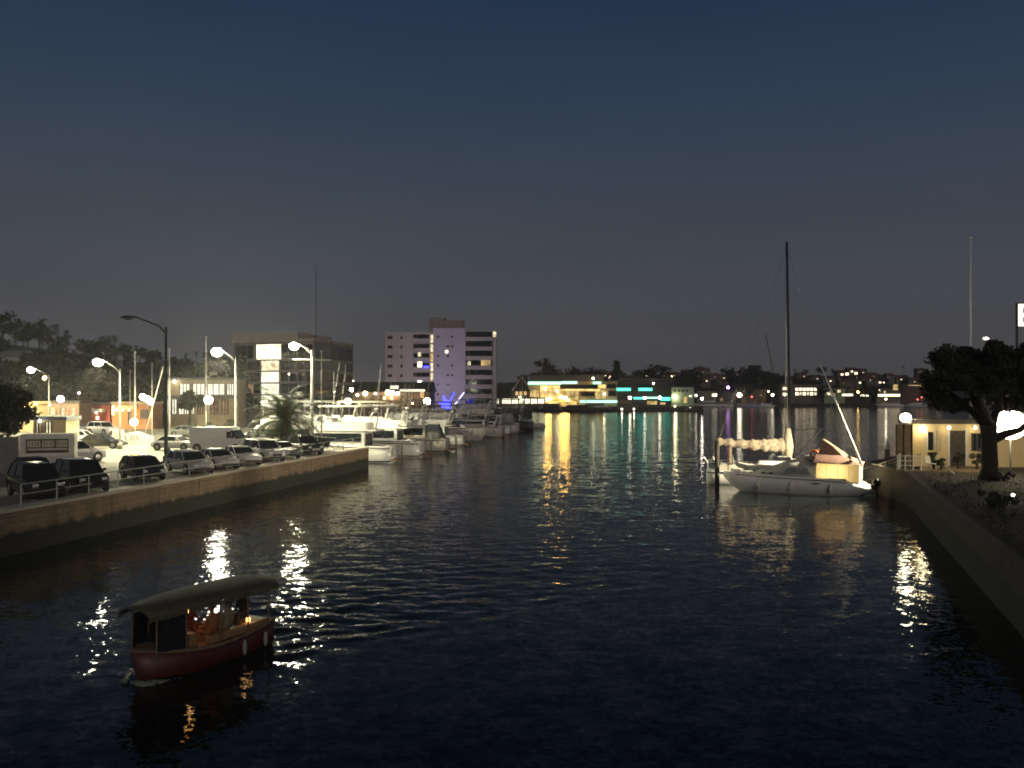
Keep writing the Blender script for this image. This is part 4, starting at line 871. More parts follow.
# ---------------------------------------------------------------- marina boats
def hull_mb(L, B, D, rake=1.0, flare=.82, dip=0):
    rings = []
    for i in range(13):
        t_ = i/12; b_ = B/2*(.90+.10*math.sin(t_*math.pi)) if t_ < .5 else B/2*max(.015, (1-((t_-.5)/.5)**2.3))
        d_ = D*(1+.42*t_*t_)-dip*(1-t_)**6; xx = -L/2+t_*(L-rake); xt = xx+rake*t_**3
        f_ = flare-.35*max(0, t_-.55)
        rings.append([(xt, -b_, d_), (xx+(xt-xx)*.35, -b_*f_, .12), (xx, -b_*f_*.72, -.35), (xx, 0, -.5), (xx, b_*f_*.72, -.35), (xx+(xt-xx)*.35, b_*f_, .12), (xt, b_, d_)])
    return MB().loft(rings), rings
def yacht(x, y, rz, L, label, kind='fly', hm='white', canvas='greycanvas', seed=0, cat='yacht', group=None, sc=1.0):
    rnd = random.Random(seed); B = L*.29; D = .95+.035*L
    o = thing('motor_yacht', label, cat, (x, y, 0), rz, group); o.scale = (1, 1, sc)
    hb_, rings = hull_mb(L, B, D, rake=L*.12); hb_.build('hull', M[hm], o, True)
    MB().path([(r[0][0], r[0][1]*1.01, r[0][2]-.1) for r in rings], .05, 5).path([(r[6][0], r[6][1]*1.01, r[6][2]-.1) for r in rings], .05, 5).build('rub_rail', M['navy' if seed % 2 else 'darkwood'], o)
    bt = MB()
    for sg in (-1, 1): bt.path([(r[1][0], r[1][1]*1.012*1, r[1][2]+.02) if sg < 0 else (r[5][0], r[5][1]*1.012, r[5][2]+.02) for r in rings], .07, 5)
    bt.build('boot_stripe', M['navy'], o)
    w_ = B*.40; x0, x1 = -L*.28, L*.2
    h1 = D+1.35 if kind != 'sport' else D+.95
    MB().frustum(D*.8, (x0, x1+L*.06, -w_, w_), h1, (x0, x1-L*.04, -w_*.9, w_*.9)).build('cabin', M[hm], o, bevel=.06)
    MB().frustum(D+.45, (x0+.35, x1+L*.034, -w_*1.0-.012, w_*1.0+.012), h1-.18, (x0+.35, x1-L*.018, -w_*.93-.012, w_*.93+.012)).build('window_band', M['glass'], o)
    MB().frustum(D*.9, (x1-.2, L*.36, -w_*.72, w_*.72), D+.75, (x1-.2, L*.24, -w_*.55, w_*.55)).build('foredeck_trunk', M['white'], o, bevel=.05)
    MB().box(-L/2-.9, -L/2+.05, -B*.4, B*.4, .22, .34).build('swim_platform', M['teak'], o, bevel=.03)
    MB().box(-L/2-.03, -L/2-.003, B*.08, B*.26, .5, D-.1).build('transom_door', M['offwhite'], o)
    ft = MB()       # cockpit coaming + seats
    ft.box(-L/2+.12, -L/2+.6, -B*.34, B*.34, D*.9, D+.14); ft.build('cockpit_seat', M['cream'], o, bevel=.05)
    MB().frustum(D+.02, (x0-.03, x0+.05, -w_*.8, w_*.8), h1-.25, (x0-.03, x0+.05, -w_*.7, w_*.7)).build('saloon_door', M['glass'], o)
    MB().path([(-L/2+.1, -B*.40, D+.55), (-L/2+.15, B*.05, D+.6), (-L/2+.1, B*.40, D+.55)], .025, 5).build('stern_rail', M['steel'], o)
    top_z = h1
    if kind == 'fly':
        MB().box(x0-L*.1, x1-L*.05, -w_*.98, w_*.98, h1+.002, h1+.14).build('flybridge_deck', M[hm], o, bevel=.04)
        c = MB(); a0, a1 = x0-.1, x1-L*.07
        for (p_, q_) in (((a0, -w_*.9), (a1, -w_*.85)), ((a1, -w_*.85), (a1+.5, 0)), ((a1+.5, 0), (a1, w_*.85)), ((a1, w_*.85), (a0, w_*.9))):
            c.slab([(p_[0], p_[1], h1+.14), (q_[0], q_[1], h1+.14), (q_[0]*.99, q_[1]*.96, h1+.85), (p_[0], p_[1]*.96, h1+.75)], (-.06, 0, 0))
        c.build('flybridge_coaming', M[hm], o)
        MB().slab([(a1+.45, -w_*.5, h1+.86), (a1+.45, w_*.5, h1+.86), (a1+.1, w_*.45, h1+1.3), (a1+.1, -w_*.45, h1+1.3)], (-.03, 0, 0)).build('windscreen', M['glass'], o)
        MB().box(a1-1.4, a1-.7, -w_*.5, w_*.5, h1+.15, h1+.95).build('helm_seat', M['white'], o, bevel=.06)
        pz = h1+2.15; ps = MB()
        for px_ in (a0+.1, a1-.3):
            for sg in (-1, 1): MB().bar((px_, sg*w_*.82, h1+.7), (px_+.12, sg*w_*.7, pz), .03).build('bimini_post', M['steel'], o)
        MB().frustum(pz, (a0-.1, a1+.1, -w_*.85, w_*.85), pz+.16, (a0+.15, a1-.2, -w_*.7, w_*.7)).build('bimini', M[canvas], o, True)
        top_z = pz+.16
        MB().path([(a0-.2, -w_*.9, h1+.1), (a0-.7, -w_*.75, h1+1.6), (a0-.8, 0, h1+1.75), (a0-.7, w_*.75, h1+1.6), (a0-.2, w_*.9, h1+.1)], .09).build('radar_arch', M['white'], o, True)
        MB().lathe([(.02, 0), (.28, .04), (.28, .2), (.02, .26)], (a0-.78, 0, h1+1.83), 12).build('radar_dome', M['white'], o, True)
    elif kind == 'sport':
        MB().path([(x0, -w_*.95, D+.2), (x0-.3, -w_*.85, h1+.9), (x0-.35, 0, h1+1.05), (x0-.3, w_*.85, h1+.9), (x0, w_*.95, D+.2)], .1).build('radar_arch', M['white'], o, True)
        MB().frustum(h1+.55, (x0-1.6, x0+1.2, -w_*.9, w_*.9), h1+.75, (x0-1.3, x0+.9, -w_*.7, w_*.7)).build('bimini', M[canvas], o, True)
        top_z = h1+1.0
    else:           # covered: canvas enclosure over the cockpit
        MB().frustum(D+.1, (-L/2+.6, x0-.005, -w_, w_), h1+.2, (-L/2+1.3, x0-.005, -w_*.85, w_*.85)).build('cockpit_cover', M[canvas], o, True)
    an = MB()
    for sg in (-1, 1): an.bar((x0-.3, sg*w_*.7, h1), (x0-.9-rnd.random(), sg*w_*.75, top_z+1.8+2*rnd.random()), .018, .008)
    an.build('antenna', M['white'], o)
    rr = MB(); rail = []
    for side in (0, 6):
        pts = [(r[side][0]*.985, r[side][1]*.94, r[side][2]) for r in rings[6:]]
        rr.path([(a, b_, c_+.62) for a, b_, c_ in pts], .022, 5)
        for a, b_, c_ in pts[::2]: rr.bar((a, b_, c_-.05), (a, b_, c_+.62), .018)
    rr.build('bow_rail', M['steel'], o)
    for t_ in (.3, .55):
        for sg in (0, 6): MB().ball((rings[int(t_*12)][sg][0], rings[int(t_*12)][sg][1]*.985, D*.72), (.28, .07, .09), 10, 6).build('porthole', M['glass'], o)
        r = rings[int(t_*12)]
        MB().ball((r[0][0]+.5, r[0][1]*1.0-.1, D*.5), (.13, .13, .38), 8, 6).build('fender', M['navy' if seed % 3 else 'offwhite'], o, True)
    return o
inr = R(190)     # bows in towards the quay, sterns out to the channel
def berth(px, Y, L, label, bow_out=False, **kw):
    """px = column of the end that faces the channel"""
    x = xa(px, Y); d = Vector((math.cos(R(10)), -math.sin(R(10))*-1*-1)); dirv = Vector((math.cos(R(-10)), math.sin(R(-10))))
    c = Vector((x, Y))-dirv*(L/2+(.9 if not bow_out else 0))
    return yacht(c.x, c.y, R(-10) if bow_out else R(170), L, label, **kw)
berth(402, 97, 13.5, 'white flybridge yacht moored closest to the end of the quay wall', kind='fly', seed=1, sc=1.25, canvas='cream')
berth(430, 105.5, 13, 'white motor yacht second out from the quay wall end', kind='fly', seed=2, sc=1.25)
berth(454, 114, 12, 'cream-sterned yacht third out from the quay wall end', kind='covered', hm='cream', seed=3, sc=1.25)
berth(489, 138, 16, 'large yacht with flared bow pointing out to the channel', bow_out=True, kind='fly', seed=4, sc=1.25, canvas='navy', hm='offwhite')
berth(508, 154, 14, 'white yacht just beyond the large flared bow', kind='sport', seed=5, sc=1.3, hm='offwhite')
berth(523, 170, 14, 'white covered yacht second from the outer end of the row', kind='covered', seed=6, sc=1.3, hm='offwhite')
berth(537, 186, 13, 'dark-hulled yacht at the outer end of the row', kind='fly', seed=7, sc=1.3, hm='darkmetal')
berth(424, 121, 11, 'yacht with navy bimini tucked behind the third boat', kind='fly', seed=8, sc=1.1, canvas='navy')
berth(440, 130, 12, 'yacht with black cockpit cover left of the flared bow', kind='covered', seed=9, sc=1.1, canvas='rubber')
berth(462, 146, 14, 'flybridge yacht behind the flared bow', kind='fly', seed=10, sc=1.1, hm='offwhite', canvas='rubber')
berth(488, 162, 13, 'sport yacht in the middle of the outer row', kind='sport', seed=11, sc=1.3, hm='offwhite')
berth(505, 178, 14, 'yacht in the shadow before the lit colonnade', kind='fly', seed=12, sc=1.3, hm='offwhite')
berth(470, 128, 12, 'white flybridge yacht between the cream-sterned yacht and the flared bow', kind='fly', seed=21, sc=1.08)
berth(478, 170, 14, 'tall flybridge yacht in the middle of the outer row', kind='fly', seed=22, sc=1.08)
berth(515, 163, 12, 'white sport boat tucked beside the outer covered yacht', kind='sport', seed=23, sc=1.08)
berth(530, 196, 14, 'outermost white flybridge yacht below the A-frame', kind='fly', seed=24, sc=1.08)
berth(494, 190, 14, 'white flybridge yacht far back below the lit colonnade', kind='fly', seed=25, sc=1.08)
berth(455, 180, 15, 'white flybridge yacht below the blue star display', kind='fly', seed=26, sc=1.08)
berth(425, 150, 14, 'white sport yacht below the lit restaurant fascia', kind='sport', seed=27, sc=1.08)
# inner yachts seen over the parked cars
yacht(xa(283, 99), 101, R(172), 19, 'long brightly lit white yacht behind the date palm', kind='fly', seed=13, sc=1.3)
yacht(xa(345, 106), 108, R(172), 17, 'white yacht with dark side windows behind the quay wall end', kind='fly', seed=14, sc=1.3, canvas='cream')
yacht(xa(318, 116), 118, R(172), 16, 'white yacht with tall flybridge right of the crossbar lamp', kind='fly', seed=15, sc=1.3, canvas='white')
yacht(xa(372, 124), 126, R(170), 14, 'white sport yacht with slanted arch in the inner row', kind='sport', seed=16, sc=1.3, canvas='cream')
yacht(xa(395, 133), 136, R(170), 13, 'flybridge yacht under the brown restaurant', kind='fly', seed=17, sc=1.3)
# dark boats by the restaurant dock and far craft
for px, L, Y, kd, hm, lb in ((550, 15, 395, 'fly', 'darkmetal', 'dark yacht at the left end of the restaurant dock'), (575, 20, 394, 'covered', 'darkmetal', 'long dark covered boat before the glowing restaurant'), (598, 17, 396, 'fly', 'darkmetal', 'dark flybridge yacht right of the long covered boat'),
                       (705, 20, 545, 'fly', 'white', 'lit white yacht moored at the far shore left of the purple light'), (722, 14, 546, 'covered', 'white', 'white covered boat beside the lit far yacht'), (748, 16, 546, 'sport', 'offwhite', 'pale boat below the big waterfront tree'), (890, 18, 545, 'sport', 'white', 'white boat far off below the long white strip'), (915, 14, 520, 'covered', 'offwhite', 'pale boat far off just left of the large tree')):
    yacht(xa(px, Y), Y, R(175 if L != 17 else 5), L, lb, kind=kd, hm=hm, seed=int(px))
bb = yacht(xa(766, 530), 530, R(180), 10, 'small boat with glowing blue underwater light on the far water', kind='sport', hm='white', seed=44)
MB().box(-4.5, 3, -1.75, -1.62, .35, .62).build('light_strip', E['blue'], bb); MB().box(-3, 2, -1.5, -1.3, 1.75, 2.2).build('cabin_light', E['bluewhite'], bb)
cl = kids([o for o in bpy.data.objects if o.get('label', '').startswith('lit white yacht moored')][0])[0].parent
MB().box(-3, 2.5, -2.5, -2.42, 2.2, 3.0).build('cabin_light', E['goldsoft'], cl); MB().ball((1.5, -2.6, 5.2), .7, 10, 8).build('deck_lamp', E['lamp_small'], cl)
for i, (px, top, Y, lb) in enumerate(((472, 347, 172, 'thin bare sailboat mast left of the A-frame'), (525, 348, 200, 'thin bare mast in front of the blocky horizon tree'), (338, 372, 120, 'thin mast over the yacht with tall flybridge'))):
    o = thing('sailboat', lb, 'sailboat', (xa(px, Y), Y, 0), R(170)); hb_, _ = hull_mb(9, 2.6, 1.0, 1.2); hb_.build('hull', M['offwhite'], o, True)
    MB().bar((.6,0,.9), (.6,0,za(top, Y)), .07, .05).build('mast', M['steel'], o); MB().frustum(.9, (-2, 2, -.8, .8), 1.5, (-1.7, 1.4, -.6, .6)).build('cabin', M['white'], o)
    MB().bar((.5,0,2), (-3.2,0,2.1), .06).build('boom', M['steel'], o)
for i, (px, Y) in enumerate(((402, 103), (431, 111), (456, 121), (470, 133))):
    o = thing('dock_piling', ('nearest pale piling between the first two yachts', 'piling between the second and third yacht', 'piling beside the cream-sterned yacht', 'piling left of the flared bow')[i], 'piling', (xa(px, Y), Y, -.8))
    MB().lathe([(.14, 0), (.13, 2.5), (.13, 2.6)], n=10).build('post', M['concrete'], o, True); MB().lathe([(.17, 2.6), (.02, 2.9)], n=10).build('cap', M['offwhite'], o)

# ---------------------------------------------------------------- catamaran on the right
ca = R(153.8); cat_ = thing('catamaran', 'white moored power catamaran with cream cockpit enclosure and slanted pole', 'catamaran', (22.17, 67.57, 0), ca)
def cat_hull(yc):
    rings = []
    #        x     half  top   bottom
    for x_, hb_, zt, zb in ((-5.5, .42, .62, .28), (-5.0, .52, .70, .1), (-4.5, .58, .88, -.1), (-3.8, .62, 1.12, -.25), (-2.5, .64, 1.24, -.35), (-.5, .64, 1.28, -.4), (1.5, .6, 1.32, -.4), (3.0, .5, 1.37, -.35), (4.0, .36, 1.41, -.1), (4.7, .22, 1.45, .35), (5.4, .04, 1.5, 1.05)):
        md = zb+(zt-zb)*.55
        rings.append([(x_, yc-hb_, zt), (x_, yc-hb_*1.02, md), (x_, yc-hb_*.6, zb+.12), (x_, yc, zb), (x_, yc+hb_*.6, zb+.12), (x_, yc+hb_*1.02, md), (x_, yc+hb_, zt)])
    return MB().loft(rings)
for sg in (1, -1):
    h_ = cat_hull(sg*1.3).build('hull', M['white'], cat_, True)
    MB().path([(-3.8, sg*1.3+.66, 1.02), (-1, sg*1.3+.672, 1.14), (2, sg*1.3+.6, 1.2), (4.4, sg*1.3+.3, 1.3)], .03, 5).build('rub_rail', M['navy'], h_)
    MB().ball((-1.6, sg*1.3+.655, .86), (.36, .04, .055), 10, 6).build('hull_port', M['glass'], h_)
    MB().lathe([(.02,0),(.05,.02),(.05,.14)], (3.3, sg*1.3, 1.36), 8).build('cleat', M['steel'], h_)
MB().box(-3.6, 2.2, -.72, .72, .75, 1.15).build('bridge_deck', M['white'], cat_)
# coachroof, rounded
ck = []
for x_, hw_, zt in ((-1.5, 1.75, 2.3), (-.5, 1.75, 2.45), (.6, 1.7, 2.45), (1.5, 1.6, 2.1), (2.4, 1.4, 1.78), (3.6, 1.0, 1.42)):
    ck.append([(x_, -hw_, 1.16), (x_, -hw_*.97, 1.16+(zt-1.16)*.6), (x_, -hw_*.7, zt), (x_, hw_*.7, zt), (x_, hw_*.97, 1.16+(zt-1.16)*.6), (x_, hw_, 1.16)])
MB().loft(ck).build('coachroof', M['offwhite'], cat_, True)
for x_, l_ in ((2.35, .18), (1.75, .2)): MB().ball((x_, 1.57 if x_ < 2 else 1.42, 1.48), (l_, .05, .07), 10, 6).build('window', M['glass'], cat_)
MB().slab([(-1.2, 1.76, 1.5), (.9, 1.72, 1.5), (.4, 1.66, 2.0), (-.9, 1.69, 2.0)], (0, -.06, 0)).build('window', M['greycanvas'], cat_)
# cockpit enclosure
enc = MB().box(-4.6, -1.55, -1.5, 1.58, 1.05, 2.3).build('cockpit_enclosure', M['litcanvas'], cat_, bevel=.05)
lamp_light('POINT', 140, (1,.84,.48), enc, (-3.1, .6, 1.8), size=.15); lamp_light('POINT', 90, (1,.84,.48), enc, (-2.1, .6, 1.7), size=.15)
MB().box(-3.7, -2.4, 1.581, 1.60, 1.12, 1.26).build('slot_window', M['glass'], enc)
for x_ in (-3.9, -3.1, -2.3): MB().box(x_, x_+.03, 1.581, 1.595, 1.3, 2.25).build('seam', M['canvas'], enc)
ap = (-1.95, .1, 4.15)
MB().loft([[(-4.75, 1.7, 2.33), (-1.4, 1.7, 2.37), (-1.4, -1.6, 2.37), (-4.75, -1.6, 2.33)], [(-3.4, .9, 2.95), (-1.5, .9, 3.0), (-1.5, -.8, 3.0), (-3.4, -.8, 2.95)], [(ap[0]-.12, .2, ap[2]-.1), (ap[0]+.1, .2, ap[2]-.1), (ap[0]+.1, -.1, ap[2]-.1), (ap[0]-.12, -.1, ap[2]-.1)]]).build('bimini', M['brcanvas'], cat_)
MB().slab([(-4.7, 1.66, 2.42), (-4.3, 1.66, 2.46), (-1.9, .28, 4.1), (-2.1, .26, 4.08)], (0, .05, .04)).build('awning_strap', M['canvas'], cat_)
for (x_, y_, z_, w_, d_, h_, mm) in ((1.0, -.3, 2.45, .5, .35, .22, 'offwhite'), (-.3, .5, 2.45, .35, .3, .3, 'cream'), (-.8, -.6, 2.42, .3, .25, .4, 'white')):
    MB().box(x_-w_, x_+w_, y_-d_, y_+d_, z_-.03, z_+h_).build('deck_locker', M[mm], cat_, bevel=.04)
for x_ in (-2.6, .2, 2.6):
    MB().ball((x_, 1.3+.72, .55), (.12, .12, .34), 8, 6).bar((x_, 1.3+.68, .8), (x_, 1.3+.6, 1.28), .012, n=4).build('fender', M['offwhite'], cat_, True)
st2 = MB()
for y_ in (.9, .6): st2.bar((-.2, y_, 3.0), (-1.9, y_, 4.95), .035)
st2.bar((.1, .75, 4.85), (-2.2, .75, 4.98), .03).bar((-1.8, .8, 4.2), (-2.6, .8, 4.2), .03); st2.build('davit', M['steel'], cat_)
sl_ = thing('sailboat', 'white sailboat behind the catamaran with tall dark mast and tan sail cover', 'sailboat', (22.3, 73.1, 0), R(-14))
hb_, hrr = hull_mb(11.6, 3.3, 1.15, rake=1.3); hb_.build('hull', M['white'], sl_, True)
MB().path([(r_[0][0], r_[0][1]*1.01, r_[0][2]-.12) for r_ in hrr], .04, 5).build('rub_rail', M['navy'], sl_)
MB().frustum(1.15, (-1.8, 3.4, -1.05, 1.05), 1.95, (-1.5, 2.5, -.85, .85)).build('cabin', M['white'], sl_, True, bevel=.08)
for x_ in (-.9, .3, 1.5): MB().ball((x_, -.99, 1.55), (.35, .04, .11), 10, 6).build('window', M['glass'], sl_)
MB().box(-4.9, -1.9, -1.2, -.75, 1.15, 1.6).box(-4.9, -1.9, .75, 1.2, 1.15, 1.6).build('cockpit_coaming', M['cream'], sl_, bevel=.04)
MB().path([(-3.6, 0, 1.2), (-3.6, 0, 2.0)], .06).lathe([(.36, -.03), (.4, 0), (.36, .03)], (-3.62, 0, 2.05), 14, 'x').build('wheel_pedestal', M['steel'], sl_)
mx = .95
mast = MB().path([(mx, 0, 1.2), (mx-.05, 0, 8), (mx-.2, 0, za(242, 72.9))], [.15, .14, .10], 10).build('mast', M['mastblack'], sl_, True)
MB().bar((mx-.12, -.9, 9.5), (mx-.12, .9, 9.5), .03).bar((mx-.3, -.7, 14.2), (mx-.3, .7, 14.2), .03).build('spreader', M['darkmetal'], mast)
zt_ = za(246, 72.9)
for q_ in ((5.6, 0, 1.5), (mx-.2, 1.5, 1.3), (mx-.2, -1.5, 1.3), (-5.6, 0, 1.3)): MB().bar((mx-.2, 0, zt_), q_, .011, n=4).build('stay', M['steel'], mast)
for y_ in (.35, -.3, .6): MB().bar((mx-.2+.3*y_, y_, 9.4), (mx-.4+.5*y_, y_*1.4, 2.4), .018, n=4).build('halyard', M['steel'], mast)
MB().bar((mx-1.9, -.4, 12.6), (mx-.2, -.3, 3.2), .03, n=5).build('backstay_tackle', M['darkmetal'], mast)
bx = mx-.1
MB().bar((bx, 0, 3.3), (bx-5.9, 0, 3.5), .08).build('boom', M['steel'], sl_)
cv = []          # the sail cover sags in folds between its ties
for i in range(44):
    t_ = i/43; x_ = bx-.05-5.75*t_; rr_ = .17+.20*(1-t_)**2+.06*abs(math.sin(t_*17))+.03*math.sin(t_*41); zc_ = 3.42+.2*t_-.10*math.sin(t_*math.pi)
    cv.append([(x_, .7*rr_*math.cos(a)*(1+.16*math.sin(i*2.1+a*3)), zc_+1.45*rr_*math.sin(a)*(1+(.35*abs(math.sin(t_*23+.6)) if math.sin(a) < 0 else .12*math.sin(i*1.9)))-.08) for a in np.linspace(0, 2*math.pi, 15)[:-1]])
MB().loft(cv).build('sail_cover', M['canvas'], sl_, True)
MB().loft([[(mx-.1+.34*math.cos(a)*k, .3*math.sin(a)*k, z_) for a in np.linspace(0, 2*math.pi, 11)[:-1]] for z_, k in ((2.2, .95), (3.2, 1.3), (3.9, 1.0), (4.5, .75), (4.8, .5))]).build('mast_boot', M['canvas'], sl_, True)
for y_ in (-1.3, 1.3):
    pr = MB(); pts = [(-5.7, y_, 1.85), (-4.6, y_*1.05, 1.85), (-3.4, y_*1.1, 1.8)]
    pr.path(pts, .028, 5)
    for p_ in pts: pr.bar((p_[0], p_[1], 1.1), p_, .024)
    pr.build('stern_rail', M['steel'], sl_)
MB().bar((-5.7, -1.3, 1.85), (-6.0, -1.35, 2.35), .05).bar((-5.0, -1.3, 1.85), (-5.25, -1.3, 2.3), .05).build('rail_bracket', M['white'], sl_)
for y_ in (1.35, -1.35):
    pr = MB(); pts = [(5.3, y_*.98, 2.1), (4.2, y_*1.12, 2.08), (3.0, y_*1.3, 2.0)]
    pr.path(pts, .022, 5)
    for p_ in pts: pr.bar((p_[0], p_[1], 1.35), p_, .02)
    pr.build('pulpit', M['steel'], cat_)
    ls = MB()
    for x_ in (3.0, 1.4, -.2, -1.5): ls.bar((x_, y_*1.38, 1.25), (x_, y_*1.38, 2.0), .016)
    ls.bar((3.0, y_*1.38, 1.98), (-1.5, y_*1.38, 1.95), .01, n=4); ls.build('lifeline', M['steel'], cat_)
MB().path([(-4.75, 1.1, 2.2), (-3.2, .95, 6.2), (-1.75, .8, 9.9)], [.11, .09, .045], 8).build('slanted_pole', M['white'], cat_, True)
MB().path([(4.6, -1.1, 1.4), (4.6, 1.1, 1.4)], .08, 8).build('crossbeam', M['steel'], cat_)
MB().slab([(2.4, -.8, 1.12), (4.5, -.95, 1.25), (4.5, .95, 1.25), (2.4, .8, 1.12)], (0,0,.02)).build('trampoline', M['greycanvas'], cat_)
lr = thing('life_ring', 'orange life ring hung on a post on the catamaran roof', 'life ring', cat_.matrix_basis @ Vector((-1.35, .75, 3.0)), ca)
def torus(R0, r0, n=18, m_=8, arc=(0, 2*math.pi)):
    mb_ = MB(); fs = []; vs = []
    for i in range(n):
        a = arc[0]+(arc[1]-arc[0])*i/n
        for j in range(m_): b_ = 2*math.pi*j/m_; vs.append(((R0+r0*math.cos(b_))*math.cos(a), r0*math.sin(b_), (R0+r0*math.cos(b_))*math.sin(a)))
    for i in range(n):
        for j in range(m_): fs.append((i*m_+j, ((i+1) % n)*m_+j, ((i+1) % n)*m_+(j+1) % m_, i*m_+(j+1) % m_))
    return mb_.add(vs, fs)
torus(.27, .08).build('ring', M['orange'], lr, True); MB().bar((-.3, -.08, -.6), (-.3, -.08, .45), .04).build('bracket', M['steel'], lr)
dg = thing('inflatable_dinghy', 'pale inflatable dinghy lashed on the catamaran foredeck', 'dinghy', cat_.matrix_basis @ Vector((3.2, -.1, 1.42)), ca+R(3))
MB().path([(-1.3,-.5,.35), (.6,-.5,.38), (1.25,-.25,.5), (1.4,0,.55), (1.25,.25,.5), (.6,.5,.38), (-1.3,.5,.35)], .2, 10).build('tube', M['offwhite'], dg, True); MB().box(-1.2, .9, -.45, .45, .12, .2).build('floor_panel', M['greycanvas'], dg)
ob = thing('outboard_motor', 'black outboard motor hanging behind the catamaran stern', 'outboard', cat_.matrix_basis @ Vector((-5.75, 1.4, .5)), ca)
MB().ball((0, 0, .55), (.32, .26, .33), 12, 8).build('cowl', M['black'], ob, True); MB().bar((0,0,.3), (-.05,0,-.5), .1, .07).build('leg', M['black'], ob); MB().box(.1,.35,-.12,.12,.0,.35).build('bracket', M['darkmetal'], ob)

# docks and pilings near it
dk = thing('finger_dock', 'weathered wooden finger dock behind the catamaran', 'dock', (0, 0, 0))
d0, d1 = Vector((17.6, 78.6)), Vector((30.2, 72.6)); dd = (d1-d0).normalized(); nn_ = Vector((-dd.y, dd.x))
MB().slab([(d0.x, d0.y, .35), (d1.x, d1.y, .35), (d1.x+nn_.x*1.6, d1.y+nn_.y*1.6, .35), (d0.x+nn_.x*1.6, d0.y+nn_.y*1.6, .35)], (0,0,.14)).build('deck', M['wood'], dk)
MB().slab([(d0.x, d0.y, -.35), (d1.x, d1.y, -.35), (d1.x+nn_.x*1.4, d1.y+nn_.y*1.4, -.35), (d0.x+nn_.x*1.4, d0.y+nn_.y*1.4, -.35)], (0,0,.69)).build('float', M['darkwood'], dk)
for px, py, Y, tp, wm, lb, cap in ((717, 487, 70.3, 441, 'darkwood', 'dark piling in front of the catamaran bow', False), (729.5, 480, 73.5, 446, 'wood', 'lit wooden piling right of the dark bow piling', False), (887, 474, 70, 449, 'wood', 'piling with white cone cap beside the dock railing', True)):
    o = thing('dock_piling', lb, 'piling', (xa(px, Y), Y, -1)); zt = za(tp, Y)+1
    MB().lathe([(.2, 0), (.19, zt-.02)], n=12).build('post', M[wm], o, True)
    if cap: MB().lathe([(.27, zt-.02), (.26, zt+.05), (.02, zt+.75)], n=12).build('cap', M['white'], o)
    else: MB().lathe([(.2, zt-.02), (.1, zt+.06)], n=12).build('cap', M['darkmetal'], o)
gp = thing('gangway', 'sloping ramp from the bank down to the finger dock', 'gangway', (0, 0, 0))
MB().slab([(28.6, 62.5, LOT+.1), (29.6, 62.9, LOT+.1), (28.6, 69.2, .62), (27.7, 68.8, .62)], (0,0,.08)).build('ramp', M['wood'], gp)
g_ = MB()
for a, c in (((28.6, 62.5, LOT+.1), (27.7, 68.8, .62)), ((29.6, 62.9, LOT+.1), (28.6, 69.2, .62))):
    A, C_ = Vector(a), Vector(c); g_.bar(A+Vector((0,0,1)), C_+Vector((0,0,1)), .03)
    for k in range(5): q_ = A.lerp(C_, k/4); g_.bar(q_, q_+Vector((0,0,1)), .025)
g_.build('handrail', M['galv'], gp)

# ---------------------------------------------------------------- right bank: house, railing, lamps, big tree
BY = 65
b = Bld('bank_house', 'cream stucco house with dark door lit by wall lamps on the right bank', 913, 1075, 424, BY, 2, 'stucco', 'flat', 'darkwall', base=LOT-.05, cat='house')
b.box('door', 949.5, 965, 430.5, 466, M['darkwood'], .05); b.box('door_frame', 947, 949.4, 428.5, 467, M['offwhite'], .07); b.box('door_frame', 965.1, 967.5, 428.5, 467, M['offwhite'], .07)
b.box('window', 936, 941, 431, 452, M['tan'], .05); b.box('window', 928, 933, 432, 450, M['glass'], .04); b.box('window', 972, 981, 434, 450, M['glass'], .04, bars=2)
b.box('shutter', 925.5, 927.7, 431, 452, M['offwhite'], .05); b.box('downpipe', 934.5, 935.3, 426, 466, M['offwhite'], .1)
b.lamp(919.5, 428.5, .24, 'lamp_warm', .55); b.lamp(946, 427.5, .1, 'lamp_warm', .45); b.lamp(972, 427.5, .1, 'lamp_warm', .45)
gs = thing('gate_screen', 'dark wooden gate screen at the left end of the cream house', 'screen', (xa(896, BY-1.5), BY-1.5, LOT-.05))
MB().box(0, xa(912, BY-1.5)-xa(896, BY-1.5), 0, .1, 0, za(424, BY-1.5)-LOT).build('panel', M['wood'], gs)
for k in range(3): MB().box(k*.57-.04, k*.57+.06, -.05, -.002, 0, za(423.5, BY-1.5)-LOT).build('post', M['darkwood'], gs)
fl_ = thing('floodlight', 'bright floodlight on a post above the gate screen', 'floodlight', (xa(906, 65.6), 65.6, LOT-.05)); zf = za(417, 65.6)-LOT
MB().bar((0,.35,0), (0,.35,zf+.3), .06).build('pole', M['darkmetal'], fl_); MB().box(-.4, .4, .1, .42, zf-.3, zf+.3).build('housing', M['darkmetal'], fl_)
MB().ball((0,.05,zf), (.42,.2,.32), 14, 8).build('lens', E['flood'], fl_, True)
tgt = Vector((22.5, 67.0, 2.2)); src = Vector((xa(906, 65.6)-.6, 65.3, LOT+zf)); dv = tgt-src
sl = lamp_light('SPOT', 36000, (1,.88,.62), fl_, (-.6, -.3, zf), dv.to_track_quat('-Z', 'Y').to_euler(), .2, 95, .6)
fl2 = lamp_light('SPOT', 900, (1,.8,.45), fl_, (.1, -.5, zf), (R(58), 0, R(-80)), .15, 110, .6)
rg = thing('deck_railing', 'white railing round the small dock landing', 'railing', (0, 0, 0)); a_ = at(897, 463, 61.5); 
